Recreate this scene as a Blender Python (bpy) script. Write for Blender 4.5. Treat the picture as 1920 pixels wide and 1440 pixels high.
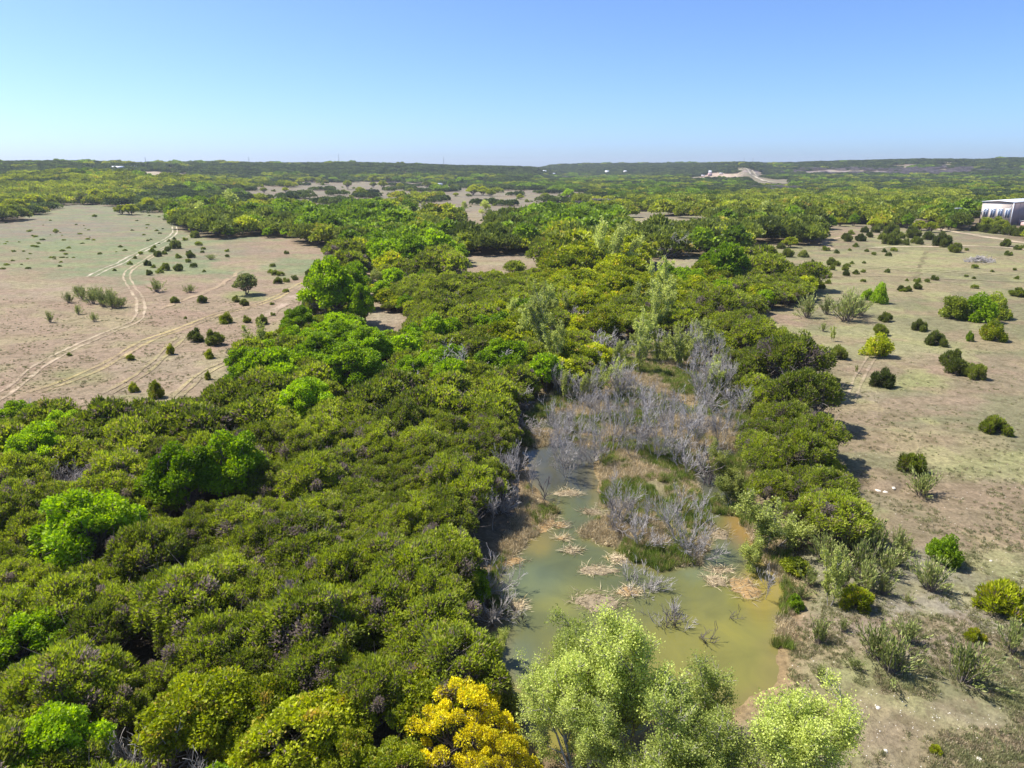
import bpy, math, random
import numpy as np
from mathutils import Vector

for o in list(bpy.data.objects):
    bpy.data.objects.remove(o)
scene = bpy.context.scene
COL = scene.collection
R = math.radians

# ---------------------------------------------------------------- camera, sky, sun, exposure
H = 36.0
PITCH = R(17.0)
FPX = 1331.0
cam = bpy.data.cameras.new('camera')
cam_o = bpy.data.objects.new('camera', cam)
COL.objects.link(cam_o)
cam.sensor_width = 36.0
cam.lens = 36.0 * FPX / 1920.0
cam.clip_start = 0.5
cam.clip_end = 40000
cam_o.location = (0, 0, H)
cam_o.rotation_euler = (math.pi / 2 - PITCH, 0, 0)
scene.camera = cam_o

SUN_DIR = Vector((-0.66, 0.20, 1.02)).normalized()      # towards the sun
SUN_EL = math.asin(SUN_DIR.z)
SUN_AZ = math.atan2(SUN_DIR.x, SUN_DIR.y)
world = bpy.data.worlds.new('World')
scene.world = world
world.use_nodes = True
wn = world.node_tree
wn.nodes.clear()
sky = wn.nodes.new('ShaderNodeTexSky')
sky.sky_type = 'NISHITA'
sky.sun_disc = False
sky.sun_elevation = SUN_EL
sky.sun_rotation = SUN_AZ
sky.altitude = 100
sky.air_density = 0.6
sky.dust_density = 1.15
sky.ozone_density = 10.0
bg = wn.nodes.new('ShaderNodeBackground')
bg.inputs['Strength'].default_value = 0.142
wo = wn.nodes.new('ShaderNodeOutputWorld')
wn.links.new(sky.outputs[0], bg.inputs[0])
wn.links.new(bg.outputs[0], wo.inputs[0])

sun = bpy.data.lights.new('sun', 'SUN')
sun.energy = 5.0
sun.angle = R(0.5)
sun.color = (1.0, 0.95, 0.87)
sun_o = bpy.data.objects.new('sun', sun)
COL.objects.link(sun_o)
sun_o.rotation_euler = SUN_DIR.to_track_quat('Z', 'Y').to_euler()
scene.view_settings.view_transform = 'Standard'
scene.view_settings.look = 'None'
scene.view_settings.exposure = 0.74
scene.view_settings.gamma = 1
scene.view_settings.use_curve_mapping = False
scene.cycles.max_bounces = 6
scene.cycles.diffuse_bounces = 3
scene.cycles.transmission_bounces = 3
scene.cycles.transparent_max_bounces = 4
scene.cycles.volume_bounces = 0
scene.cycles.use_denoising = True

HAZE = 7e-5

# ---------------------------------------------------------------- small maths
CP, SP = math.cos(PITCH), math.sin(PITCH)


def project(x, y, z):
    """where a world point falls in the 1920 x 1440 photograph"""
    dz = z - H
    df = np.maximum(y * CP - dz * SP, 1.0)
    du = y * SP + dz * CP
    return 960 + FPX * x / df, 720 - FPX * du / df


def sstep(a, b, v):
    t = np.clip((v - a) / (b - a), 0, 1)
    return t * t * (3 - 2 * t)


def _hash(ix, iy, seed):
    n = (ix.astype(np.int64) * 374761393 + iy.astype(np.int64) * 668265263 + seed * 1442695041) & 0xffffffff
    n = ((n ^ (n >> 13)) * 1274126177) & 0xffffffff
    n = (n ^ (n >> 16)) & 0xffffffff
    return n.astype(np.float64) / 4294967295.0


def vnoise(x, y, seed=0):
    ix, iy = np.floor(x), np.floor(y)
    fx, fy = x - ix, y - iy
    fx, fy = fx * fx * (3 - 2 * fx), fy * fy * (3 - 2 * fy)
    ix, iy = ix.astype(np.int64), iy.astype(np.int64)
    a, b = _hash(ix, iy, seed), _hash(ix + 1, iy, seed)
    c, d = _hash(ix, iy + 1, seed), _hash(ix + 1, iy + 1, seed)
    return (a * (1 - fx) + b * fx) * (1 - fy) + (c * (1 - fx) + d * fx) * fy


def fbm(x, y, seed=0, octs=4):
    s, a, t = 0, 1.0, 0
    for k in range(octs):
        s = s + a * vnoise(x * 2 ** k + k * 17.3, y * 2 ** k - k * 9.1, seed + k)
        t += a
        a *= 0.5
    return s / t


def seg_dist(x, y, pts, closed=False):
    """distance to a polyline"""
    best = np.full(np.shape(x), 1e9)
    n = len(pts)
    for i in range(n if closed else n - 1):
        ax, ay = pts[i]
        bx, by = pts[(i + 1) % n]
        vx, vy = bx - ax, by - ay
        t = np.clip(((x - ax) * vx + (y - ay) * vy) / (vx * vx + vy * vy + 1e-9), 0, 1)
        best = np.minimum(best, np.hypot(x - ax - t * vx, y - ay - t * vy))
    return best


def inside(x, y, pts):
    r = np.zeros(np.shape(x), bool)
    n = len(pts)
    for i in range(n):
        ax, ay = pts[i]
        bx, by = pts[(i + 1) % n]
        if ay == by:
            continue
        c = ((ay > y) != (by > y)) & (x < (bx - ax) * (y - ay) / (by - ay) + ax)
        r ^= c
    return r


def sdf(x, y, pts):
    """positive inside the polygon"""
    d = seg_dist(x, y, pts, True)
    return np.where(inside(x, y, pts), d, -d)


def flat_point(px, py, z):
    """photo pixel to the horizontal plane at height z"""
    vx = (px - 960) / FPX
    vu = (720 - py) / FPX
    dy = CP + vu * SP
    dz = -SP + vu * CP
    t = (z - H) / dz
    return vx * t, dy * t


# ---------------------------------------------------------------- terrain
WATER_Z = -0.55
POND_PX = [(1005, 1420), (960, 1330), (935, 1240), (938, 1150), (922, 1090), (955, 1050), (975, 1010), (1025, 975), (1028, 940),
           (990, 905), (985, 850), (1000, 790), (1060, 762), (1130, 745), (1200, 752), (1300, 760), (1345, 800), (1395, 850),
           (1375, 900), (1395, 950), (1420, 1010), (1450, 1060), (1482, 1120), (1462, 1190), (1455, 1250), (1425, 1308),
           (1375, 1325), (1325, 1308), (1280, 1325), (1190, 1370), (1090, 1415)]
POOL_PX = [(1240, 1470), (1238, 1410), (1270, 1385), (1320, 1395), (1330, 1430), (1320, 1470)]
ISLE_PX = [[(1140, 840), (1115, 870), (1120, 905), (1128, 940), (1160, 962), (1110, 985), (1100, 1003), (1150, 1020), (1185, 1045),
            (1235, 1066), (1305, 1052), (1322, 1015), (1318, 965), (1290, 935), (1300, 905), (1285, 870), (1300, 835), (1250, 825)],
           [(1080, 800), (1150, 770), (1230, 775), (1240, 800), (1150, 815), (1095, 815)],
           [(1260, 760), (1340, 790), (1330, 820), (1260, 800)],
           [(1070, 770), (1100, 755), (1150, 760), (1110, 780)]]
POND = [flat_point(a, b, WATER_Z) for a, b in POND_PX]
POOL = [flat_point(a, b, WATER_Z) for a, b in POOL_PX]
ISLES = [[flat_point(a, b, WATER_Z) for a, b in p] for p in ISLE_PX]


def pond_sd(x, y):
    s = sdf(x, y, POND)
    for p in ISLES:
        s = np.minimum(s, -sdf(x, y, p))
    s = np.maximum(s, sdf(x, y, POOL))
    return s + 0.9 * (fbm(x / 2.2, y / 2.2, 91, 3) - 0.5) * 2


# far ridges: for each azimuth u = x/y, (start distance, crest distance, crest height)
RU = np.array([-1.6, -0.75, -0.60, -0.50, -0.42, -0.30, -0.10, -0.02, 0.02, 0.06, 0.15, 0.30, 0.315, 0.34, 0.42, 0.55, 0.66, 0.76, 1.6])
RS = np.array([1200, 1200, 1250, 1300, 1300, 1350, 1500, 1500, 1500, 2300, 2300, 1900, 1700, 1900, 2000, 2000, 2000, 2000, 2000])
RC = np.array([1900, 1900, 1900, 2000, 2100, 2200, 2300, 2300, 2400, 3400, 3400, 3000, 2600, 3000, 3000, 3000, 3000, 3000, 3000])
YS = np.array([302, 301, 300, 303, 304, 306, 306, 309, 312, 310, 306, 304, 305, 305, 302, 299, 295, 297, 297])      # where the skyline stands
RZ = 28 + (313 - YS) / 1455 * RC / np.sqrt(1 + RU ** 2)


def height(x, y, detail=True):
    x = np.asarray(x, float)
    y = np.asarray(y, float)
    r = np.hypot(x, y)
    u = np.clip(x / np.maximum(np.abs(y), 1e-3), -1.6, 1.6)
    s, c, z = np.interp(u, RU, RS), np.interp(u, RU, RC), np.interp(u, RU, RZ)
    far = sstep(0, 1, np.clip((r - s) / (c - s), 0, 1)) * z
    far = far * (1 - 0.25 * sstep(c + 200, c + 3000, r))
    h = 0.35 * (fbm(x / 28, y / 28, 3) - 0.5) * 2
    h += sstep(350, 1300, r) * 7.0 * (fbm(x / 420, y / 420, 7) - 0.5) * 2
    h += sstep(1200, 2400, r) * 5.0 * (fbm(x / 260, y / 260, 9, 3) - 0.5) * 2
    h += far
    # knoll with the white farm house
    h += 24 * np.exp(-(((x + 640) / 210) ** 2 + ((y - 1120) / 190) ** 2))
    h += 8 * np.exp(-(((x - 800) / 330) ** 2 + ((y - 1900) / 160) ** 2))
    # slope of the pale building plot beside the caliche road
    h += 12 * np.exp(-(((x - 510) / 120) ** 2 + ((y - 1850) / 190) ** 2))
    if detail:
        near = r < 260
        if np.any(near):
            xs, ys = x[near] if x.ndim else x, y[near] if y.ndim else y
            sd = pond_sd(xs, ys)
            base = h[near] if x.ndim else h
            out = sstep(0, 5.0, -sd)
            hh = np.where(sd > 0, WATER_Z + 0.02 - np.minimum(1.2, sd * 0.35), (WATER_Z + 0.02) * (1 - out) + base * out + 0.05 * sstep(0, 0.6, -sd))
            rough = 0.10 * (fbm(xs / 1.6, ys / 1.6, 21, 3) - 0.5) * 2 * sstep(1, 3, -sd)
            # small eroded bank in the right-hand field
            bx, by = flat_point(1660, 905, 0)
            e = np.exp(-(((xs - bx) / 5.0) ** 2)) * (sstep(-1.2, 0.2, ys - by + 0.8 * np.sin(xs * 1.3)) - 1) * np.exp(-np.clip(by - ys, 0, 50) / 4) * 0.9
            hh = hh + rough + e
            if x.ndim:
                h[near] = hh
            else:
                h = hh
    return h


def gp(px, py, over=0.0):
    """photo pixel(s) to the point where that sight line meets the terrain (plus 'over' metres)"""
    px = np.atleast_1d(np.asarray(px, float))
    py = np.atleast_1d(np.asarray(py, float))
    vx = (px - 960) / FPX
    vu = (720 - py) / FPX
    dy = CP + vu * SP
    dz = np.minimum(-SP + vu * CP, -0.003)
    if px.size > 200:       # many points, all near: settle on the gentle ground by iteration
        zz = np.zeros_like(px)
        for k in range(3):
            t = (zz + over - H) / dz
            zz = height(vx * t, dy * t, False)
        return vx * t, dy * t
    T = 20.0 * 1.0125 ** np.arange(460)
    X, Y = vx[:, None] * T, dy[:, None] * T
    ov = np.broadcast_to(np.asarray(over, float), px.shape)[:, None]
    g = H + dz[:, None] * T - height(X, Y, False) - ov
    hit = g < 0
    k = np.where(hit.any(1), hit.argmax(1), T.size - 1)
    k = np.maximum(k, 1)
    i = np.arange(len(px))
    g0, g1 = g[i, k - 1], g[i, k]
    w = np.clip(g0 / (g0 - g1 + 1e-9), 0, 1)
    t = T[k - 1] + (T[k] - T[k - 1]) * w
    return vx * t, dy * t


def gpoly(pts, over=0.0):
    x, y = gp([p[0] for p in pts], [p[1] for p in pts], over)
    return list(zip(x, y))


# ---------------------------------------------------------------- meshes
def make_mesh(name, verts, faces, tint=None, cols=None, smooth=False, mats=(), midx=None):
    """faces: list of int arrays (n,3) or (n,4)"""
    me = bpy.data.meshes.new(name)
    verts = np.asarray(verts, np.float32)
    faces = [np.asarray(f, np.int32) for f in faces if len(f)]
    nl = sum(f.size for f in faces)
    npoly = sum(len(f) for f in faces)
    me.vertices.add(len(verts))
    me.vertices.foreach_set('co', verts.ravel())
    me.loops.add(nl)
    me.loops.foreach_set('vertex_index', np.concatenate([f.ravel() for f in faces]))
    me.polygons.add(npoly)
    sizes = np.concatenate([np.full(len(f), f.shape[1], np.int32) for f in faces])
    starts = np.concatenate([[0], np.cumsum(sizes)[:-1]]).astype(np.int32)
    me.polygons.foreach_set('loop_start', starts)
    me.polygons.foreach_set('loop_total', sizes)
    if smooth:
        me.polygons.foreach_set('use_smooth', np.ones(npoly, bool))
    if midx is not None:
        me.polygons.foreach_set('material_index', np.asarray(midx, np.int32))
    if tint is not None:
        a = me.attributes.new('tint', 'FLOAT', 'POINT')
        a.data.foreach_set('value', np.asarray(tint, np.float32))
    if cols is not None:
        for nm, c in cols.items():
            if c.ndim == 2:
                a = me.attributes.new(nm, 'FLOAT_COLOR', 'POINT')
                cc = np.ones((len(c), 4), np.float32)
                cc[:, :3] = c
                a.data.foreach_set('color', cc.ravel())
            else:
                a = me.attributes.new(nm, 'FLOAT', 'POINT')
                a.data.foreach_set('value', c.astype(np.float32))
    for m in mats:
        me.materials.append(m)
    me.update(calc_edges=True)
    me.validate()
    return me


def link(name, data, parent=None, label=None, cat=None, group=None, kind=None, loc=None, rot=None, scl=None):
    o = bpy.data.objects.new(name, data)
    COL.objects.link(o)
    if parent is not None:
        o.parent = parent
    if loc is not None:
        o.location = loc
    if rot is not None:
        o.rotation_euler = rot
    if scl is not None:
        o.scale = scl if hasattr(scl, '__len__') else (scl, scl, scl)
    if label:
        o['label'] = label
    if cat:
        o['category'] = cat
    if group:
        o['group'] = group
    if kind:
        o['kind'] = kind
    return o


class Wood:
    """tapered tubes collected into one mesh"""

    def __init__(self):
        self.v, self.f, self.n = [], [], 0

    def tube(self, pts, rad, sides=4):
        pts = np.asarray(pts, float)
        rad = np.asarray(rad, float)
        n = len(pts)
        tan = np.gradient(pts, axis=0)
        tan /= np.linalg.norm(tan, axis=1)[:, None] + 1e-9
        ref = np.array([0.31, 0.87, 0.2]) if abs(tan[0][2]) > 0.6 else np.array([0, 0, 1.0])
        a = np.cross(tan, ref)
        a /= np.linalg.norm(a, axis=1)[:, None] + 1e-9
        b = np.cross(tan, a)
        ang = np.linspace(0, 2 * math.pi, sides, endpoint=False)
        ring = pts[:, None, :] + rad[:, None, None] * (np.cos(ang)[None, :, None] * a[:, None, :] + np.sin(ang)[None, :, None] * b[:, None, :])
        self.v.append(ring.reshape(-1, 3))
        i = np.arange(n - 1)[:, None] * sides
        j = np.arange(sides)[None, :]
        j2 = (j + 1) % sides
        q = np.stack([i + j, i + j2, i + j2 + sides, i + j + sides], -1).reshape(-1, 4) + self.n
        self.f.append(q)
        self.n += n * sides

    def mesh(self, name, mat):
        if not self.v:
            return None
        return make_mesh(name, np.concatenate(self.v), [np.concatenate(self.f)], mats=[mat], smooth=True)


def cards(rng, pos, dirs, length, width, tint):
    """kite-shaped leaf sprays: returns verts, faces, tint"""
    n = len(pos)
    d = dirs / (np.linalg.norm(dirs, axis=1)[:, None] + 1e-9)
    r = rng.normal(size=(n, 3))
    s = np.cross(d, r)
    s /= np.linalg.norm(s, axis=1)[:, None] + 1e-9
    L = np.broadcast_to(np.asarray(length, float), (n,))[:, None]
    W = np.broadcast_to(np.asarray(width, float), (n,))[:, None]
    up = np.cross(s, d)
    bend = up * L * 0.10
    v = np.stack([pos, pos + d * L * 0.5 + s * W * 0.5 + bend, pos + d * L, pos + d * L * 0.5 - s * W * 0.5 + bend], 1).reshape(-1, 3)
    f = np.arange(4 * n).reshape(n, 4)
    return v, f, np.repeat(tint, 4)


class Leaves:
    def __init__(self):
        self.v, self.f, self.t, self.n = [], [], [], 0

    def add(self, v, f, t):
        self.v.append(v)
        self.f.append(f + self.n)
        self.t.append(t)
        self.n += len(v)

    def mesh(self, name, mat):
        return make_mesh(name, np.concatenate(self.v), [np.concatenate(self.f)], tint=np.concatenate(self.t), mats=[mat])


# ---------------------------------------------------------------- materials
def new_mat(name):
    m = bpy.data.materials.new(name)
    m.use_nodes = True
    nt = m.node_tree
    nt.nodes.clear()
    return m, nt, nt.nodes, nt.links


def out_node(nt, surf):
    o = nt.nodes.new('ShaderNodeOutputMaterial')
    nt.links.new(surf, o.inputs['Surface'])
    return o


def math_node(nt, op, a, b=None, c=None):
    n = nt.nodes.new('ShaderNodeMath')
    n.operation = op
    for i, v in enumerate((a, b, c)):
        if v is None:
            continue
        if isinstance(v, (int, float)):
            n.inputs[i].default_value = v
        else:
            nt.links.new(v, n.inputs[i])
    return n.outputs[0]


def foliage_mat(name, c1, c2, c3=None, third=0.12, trans=0.35, vary=0.32, rough=0.55, patch=0.35, leafvar=0.3):
    """c1/c2: the range of leaf colours, c3: rarer colour (dry or new growth)"""
    m, nt, N, L = new_mat(name)
    oi = N.new('ShaderNodeObjectInfo')
    at = N.new('ShaderNodeAttribute')
    at.attribute_name = 'tint'
    tint = math_node(nt, 'MINIMUM', at.outputs['Fac'], 1.0)
    dry = math_node(nt, 'GREATER_THAN', at.outputs['Fac'], 1.5)
    geo = N.new('ShaderNodeNewGeometry')
    noi = N.new('ShaderNodeTexNoise')
    noi.inputs['Scale'].default_value = patch
    noi.inputs['Detail'].default_value = 2.0
    L.new(geo.outputs['Position'], noi.inputs['Vector'])
    # mix of c1 and c2 from per-tree random, patches and per-leaf tint
    f = math_node(nt, 'MULTIPLY_ADD', oi.outputs['Random'], vary * 2, -vary)
    g = math_node(nt, 'MULTIPLY_ADD', noi.outputs['Fac'], 1.7, -0.35)
    h = math_node(nt, 'MULTIPLY_ADD', tint, leafvar, 0)
    s = math_node(nt, 'ADD', math_node(nt, 'ADD', f, g), h)
    cl = N.new('ShaderNodeClamp')
    L.new(s, cl.inputs[0])
    mix = N.new('ShaderNodeMix')
    mix.data_type = 'RGBA'
    mix.inputs['A'].default_value = (*c1, 1)
    mix.inputs['B'].default_value = (*c2, 1)
    L.new(cl.outputs[0], mix.inputs['Factor'])
    col = mix.outputs['Result']
    if c3:
        wn_ = N.new('ShaderNodeTexNoise')
        wn_.inputs['Scale'].default_value = patch * 2.3
        L.new(geo.outputs['Position'], wn_.inputs['Vector'])
        a = math_node(nt, 'MULTIPLY_ADD', tint, 0.25, math_node(nt, 'ADD', wn_.outputs['Fac'], -0.5 - 0.30 + third))
        a2 = math_node(nt, 'MULTIPLY', a, 6)
        c_ = N.new('ShaderNodeClamp')
        L.new(a2, c_.inputs[0])
        mix2 = N.new('ShaderNodeMix')
        mix2.data_type = 'RGBA'
        L.new(c_.outputs[0], mix2.inputs['Factor'])
        L.new(col, mix2.inputs['A'])
        mix2.inputs['B'].default_value = (*c3, 1)
        col = mix2.outputs['Result']
    mxd = N.new('ShaderNodeMix')
    mxd.data_type = 'RGBA'
    L.new(dry, mxd.inputs['Factor'])
    L.new(col, mxd.inputs['A'])
    mxd.inputs['B'].default_value = (0.17, 0.135, 0.12, 1)
    col = mxd.outputs['Result']
    hsv = N.new('ShaderNodeHueSaturation')
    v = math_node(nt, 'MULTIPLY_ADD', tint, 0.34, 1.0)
    v = math_node(nt, 'MULTIPLY', v, math_node(nt, 'MULTIPLY_ADD', oi.outputs['Random'], 0.46, 0.77))
    L.new(v, hsv.inputs['Value'])
    L.new(col, hsv.inputs['Color'])
    bs = N.new('ShaderNodeBsdfPrincipled')
    bs.inputs['Roughness'].default_value = rough
    bs.inputs['Specular IOR Level'].default_value = 0.25
    L.new(hsv.outputs[0], bs.inputs['Base Color'])
    tr = N.new('ShaderNodeBsdfTranslucent')
    hs2 = N.new('ShaderNodeHueSaturation')
    hs2.inputs['Saturation'].default_value = 1.1
    hs2.inputs['Value'].default_value = 1.25
    L.new(hsv.outputs[0], hs2.inputs['Color'])
    L.new(hs2.outputs[0], tr.inputs['Color'])
    ms = N.new('ShaderNodeMixShader')
    ms.inputs[0].default_value = trans
    L.new(bs.outputs[0], ms.inputs[1])
    L.new(tr.outputs[0], ms.inputs[2])
    out_node(nt, ms.outputs[0])
    return m


def bark_mat(name, c1, c2, scale=3.0):
    m, nt, N, L = new_mat(name)
    tc = N.new('ShaderNodeNewGeometry')
    noi = N.new('ShaderNodeTexNoise')
    noi.inputs['Scale'].default_value = scale
    noi.inputs['Detail'].default_value = 4
    L.new(tc.outputs['Position'], noi.inputs['Vector'])
    rp = N.new('ShaderNodeValToRGB')
    rp.color_ramp.elements[0].color = (*c1, 1)
    rp.color_ramp.elements[1].color = (*c2, 1)
    rp.color_ramp.elements[0].position = 0.35
    rp.color_ramp.elements[1].position = 0.65
    L.new(noi.outputs['Fac'], rp.inputs[0])
    bs = N.new('ShaderNodeBsdfPrincipled')
    bs.inputs['Roughness'].default_value = 0.85
    L.new(rp.outputs[0], bs.inputs['Base Color'])
    out_node(nt, bs.outputs[0])
    return m


def plain_mat(name, c, rough=0.7, metal=0.0, noise=0.12, scale=0.6):
    m, nt, N, L = new_mat(name)
    tc = N.new('ShaderNodeNewGeometry')
    noi = N.new('ShaderNodeTexNoise')
    noi.inputs['Scale'].default_value = scale
    noi.inputs['Detail'].default_value = 5
    L.new(tc.outputs['Position'], noi.inputs['Vector'])
    hsv = N.new('ShaderNodeHueSaturation')
    hsv.inputs['Color'].default_value = (*c, 1)
    L.new(math_node(nt, 'MULTIPLY_ADD', noi.outputs['Fac'], noise * 2, 1 - noise), hsv.inputs['Value'])
    bs = N.new('ShaderNodeBsdfPrincipled')
    bs.inputs['Roughness'].default_value = rough
    bs.inputs['Metallic'].default_value = metal
    L.new(hsv.outputs[0], bs.inputs['Base Color'])
    out_node(nt, bs.outputs[0])
    return m


M = {}
M['juniper'] = foliage_mat('juniper_foliage', (0.155, 0.205, 0.028), (0.32, 0.37, 0.040), (0.24, 0.20, 0.07), 0.08, trans=0.42, patch=0.45, leafvar=0.35)
M['juniper_far'] = foliage_mat('juniper_foliage_far', (0.055, 0.085, 0.025), (0.13, 0.165, 0.035), None, patch=0.06)
M['juniper_mid'] = foliage_mat('juniper_foliage_mid', (0.10, 0.135, 0.030), (0.22, 0.255, 0.040), None, patch=0.08)
M['elm'] = foliage_mat('elm_foliage', (0.16, 0.28, 0.015), (0.30, 0.415, 0.020), None, trans=0.45, patch=0.5)
M['elm_far'] = foliage_mat('elm_foliage_far', (0.13, 0.21, 0.026), (0.24, 0.33, 0.035), None, trans=0.4, patch=0.06)
M['oak'] = foliage_mat('oak_foliage', (0.20, 0.26, 0.014), (0.39, 0.42, 0.022), (0.42, 0.30, 0.06), 0.09, trans=0.4, patch=0.3)
M['oak_far'] = foliage_mat('oak_foliage_far', (0.17, 0.22, 0.028), (0.35, 0.38, 0.04), (0.40, 0.29, 0.07), 0.08, trans=0.35, patch=0.05)
M['cotton'] = foliage_mat('cottonwood_foliage', (0.35, 0.42, 0.09), (0.52, 0.57, 0.15), None, trans=0.45, patch=0.4)
M['pale'] = foliage_mat('pale_foliage', (0.37, 0.42, 0.10), (0.52, 0.56, 0.15), None, trans=0.4, patch=0.4)
M['willow'] = foliage_mat('willow_foliage', (0.20, 0.24, 0.05), (0.31, 0.33, 0.08), None, trans=0.4, patch=0.4)
M['yellow'] = foliage_mat('yellow_bloom', (0.55, 0.46, 0.012), (0.72, 0.62, 0.016), (0.28, 0.29, 0.01), 0.14, trans=0.3, patch=0.9)
M['broom'] = foliage_mat('broom_foliage', (0.23, 0.28, 0.075), (0.35, 0.39, 0.12), (0.36, 0.29, 0.16), 0.16, trans=0.25, patch=0.7)
M['straw'] = foliage_mat('dry_reed', (0.40, 0.33, 0.20), (0.60, 0.50, 0.32), (0.46, 0.32, 0.12), 0.05, trans=0.2, patch=0.35, leafvar=0.5)
M['reed'] = foliage_mat('green_reed', (0.12, 0.19, 0.03), (0.27, 0.33, 0.07), (0.42, 0.32, 0.17), 0.22, trans=0.3, patch=0.5, leafvar=0.4)
M['grass'] = foliage_mat('field_grass', (0.21, 0.22, 0.09), (0.32, 0.32, 0.15), (0.36, 0.29, 0.19), 0.28, trans=0.2, patch=0.25, leafvar=0.5)
M['greytwig'] = foliage_mat('bare_twig', (0.16, 0.13, 0.12), (0.26, 0.22, 0.215), None, trans=0.1, patch=0.06, vary=0.2)
M['bark'] = bark_mat('brown_grey_bark', (0.10, 0.08, 0.07), (0.24, 0.20, 0.175))
M['palebark'] = bark_mat('pale_bark', (0.24, 0.21, 0.18), (0.42, 0.38, 0.33))
M['deadwood'] = bark_mat('weathered_dead_wood', (0.26, 0.235, 0.22), (0.52, 0.48, 0.45), 1.2)
M['darkwood'] = bark_mat('wet_dark_wood', (0.06, 0.05, 0.05), (0.15, 0.12, 0.11), 1.2)

# ground
m, nt, N, L = new_mat('dry_ground')
ac = N.new('ShaderNodeAttribute')
ac.attribute_name = 'soil'
geo = N.new('ShaderNodeNewGeometry')
pos = geo.outputs['Position']


def noise(nt, vec, scale, detail=5, rough=0.6, dist=0.0):
    n = nt.nodes.new('ShaderNodeTexNoise')
    n.inputs['Scale'].default_value = scale
    n.inputs['Detail'].default_value = detail
    n.inputs['Roughness'].default_value = rough
    n.inputs['Distortion'].default_value = dist
    nt.links.new(vec, n.inputs['Vector'])
    return n.outputs['Fac']


def ramp(nt, fac, stops):
    r = nt.nodes.new('ShaderNodeValToRGB')
    el = r.color_ramp.elements
    while len(el) < len(stops):
        el.new(0.5)
    for e, (p, c) in zip(el, stops):
        e.position = p
        e.color = (*c, 1) if len(c) == 3 else c
    nt.links.new(fac, r.inputs[0])
    return r.outputs[0]


def mixc(nt, fac, a, b, mode='MIX'):
    n = nt.nodes.new('ShaderNodeMix')
    n.data_type = 'RGBA'
    n.blend_type = mode
    if isinstance(fac, (int, float)):
        n.inputs['Factor'].default_value = fac
    else:
        nt.links.new(fac, n.inputs['Factor'])
    for k, v in (('A', a), ('B', b)):
        if isinstance(v, tuple):
            n.inputs[k].default_value = (*v, 1)
        else:
            nt.links.new(v, n.inputs[k])
    return n.outputs['Result']


n_small = noise(nt, pos, 2.6, 6, 0.7)
n_mid = noise(nt, pos, 0.55, 5, 0.6, 0.6)
n_big = noise(nt, pos, 0.09, 4)
col = ac.outputs['Color']
g1 = ramp(nt, n_small, [(0.30, (0.50, 0.47, 0.44)), (0.5, (0.98, 0.98, 0.98)), (0.70, (1.36, 1.34, 1.30))])
col = mixc(nt, 0.75, col, g1, 'MULTIPLY')
g2 = ramp(nt, n_mid, [(0.32, (0.66, 0.66, 0.60)), (0.5, (1.0, 1.0, 1.0)), (0.68, (1.22, 1.20, 1.19))])
col = mixc(nt, 0.9, col, g2, 'MULTIPLY')
g3 = ramp(nt, n_big, [(0.35, (0.90, 0.93, 0.86)), (0.65, (1.10, 1.06, 1.06))])
col = mixc(nt, 0.8, col, g3, 'MULTIPLY')
# dry tussocks and dung-brown specks
n_sp = noise(nt, pos, 1.35, 3, 0.8)
spk = ramp(nt, n_sp, [(0.555, (0, 0, 0)), (0.63, (1, 1, 1))])
col = mixc(nt, math_node(nt, 'MULTIPLY', spk, 0.55), col, (0.15, 0.115, 0.07))
bs = N.new('ShaderNodeBsdfPrincipled')
bs.inputs['Roughness'].default_value = 0.95
bs.inputs['Specular IOR Level'].default_value = 0.1
L.new(col, bs.inputs['Base Color'])
bp = N.new('ShaderNodeBump')
bp.inputs['Strength'].default_value = 0.6
bp.inputs['Distance'].default_value = 0.35
L.new(math_node(nt, 'ADD', n_small, math_node(nt, 'MULTIPLY', n_mid, 1.5)), bp.inputs['Height'])
L.new(bp.outputs[0], bs.inputs['Normal'])
out_node(nt, bs.outputs[0])
M['ground'] = m

# water
m, nt, N, L = new_mat('murky_water')
ac = N.new('ShaderNodeAttribute')
ac.attribute_name = 'silt'
geo = N.new('ShaderNodeNewGeometry')
pos = geo.outputs['Position']
nz = noise(nt, pos, 0.22, 4, 0.6, 0.8)
col = mixc(nt, 0.75, ac.outputs['Color'], ramp(nt, nz, [(0.3, (0.78, 0.80, 0.86)), (0.5, (1, 1, 1)), (0.7, (1.22, 1.18, 1.0))]), 'MULTIPLY')
bs = N.new('ShaderNodeBsdfPrincipled')
bs.inputs['Roughness'].default_value = 0.07
bs.inputs['IOR'].default_value = 1.33
L.new(col, bs.inputs['Base Color'])
bp = N.new('ShaderNodeBump')
bp.inputs['Strength'].default_value = 0.12
bp.inputs['Distance'].default_value = 0.05
L.new(noise(nt, pos, 3.0, 3), bp.inputs['Height'])
L.new(bp.outputs[0], bs.inputs['Normal'])
out_node(nt, bs.outputs[0])
M['water'] = m

M['pale_metal'] = plain_mat('white_metal_roof', (0.78, 0.79, 0.82), 0.45)
M['tan_wall'] = plain_mat('tan_metal_wall', (0.30, 0.24, 0.245), 0.6)
M['cream_wall'] = plain_mat('cream_wall', (0.62, 0.52, 0.44), 0.7)
M['trim'] = plain_mat('white_trim', (0.72, 0.72, 0.74), 0.5)
M['brown_trim'] = plain_mat('brown_fascia', (0.13, 0.10, 0.09), 0.6)
M['glass'] = plain_mat('window_glass', (0.10, 0.14, 0.22), 0.12, noise=0.05)
M['door_paint'] = plain_mat('red_brown_paint', (0.30, 0.16, 0.15), 0.6)
M['pole'] = plain_mat('creosoted_pole', (0.10, 0.085, 0.07), 0.9)
M['wire'] = plain_mat('cable', (0.22, 0.22, 0.24), 0.5)
M['steel'] = plain_mat('galvanised_steel', (0.38, 0.40, 0.43), 0.5, 0.3)
M['stone'] = plain_mat('limestone', (0.58, 0.53, 0.45), 0.9, noise=0.3, scale=2)
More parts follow.
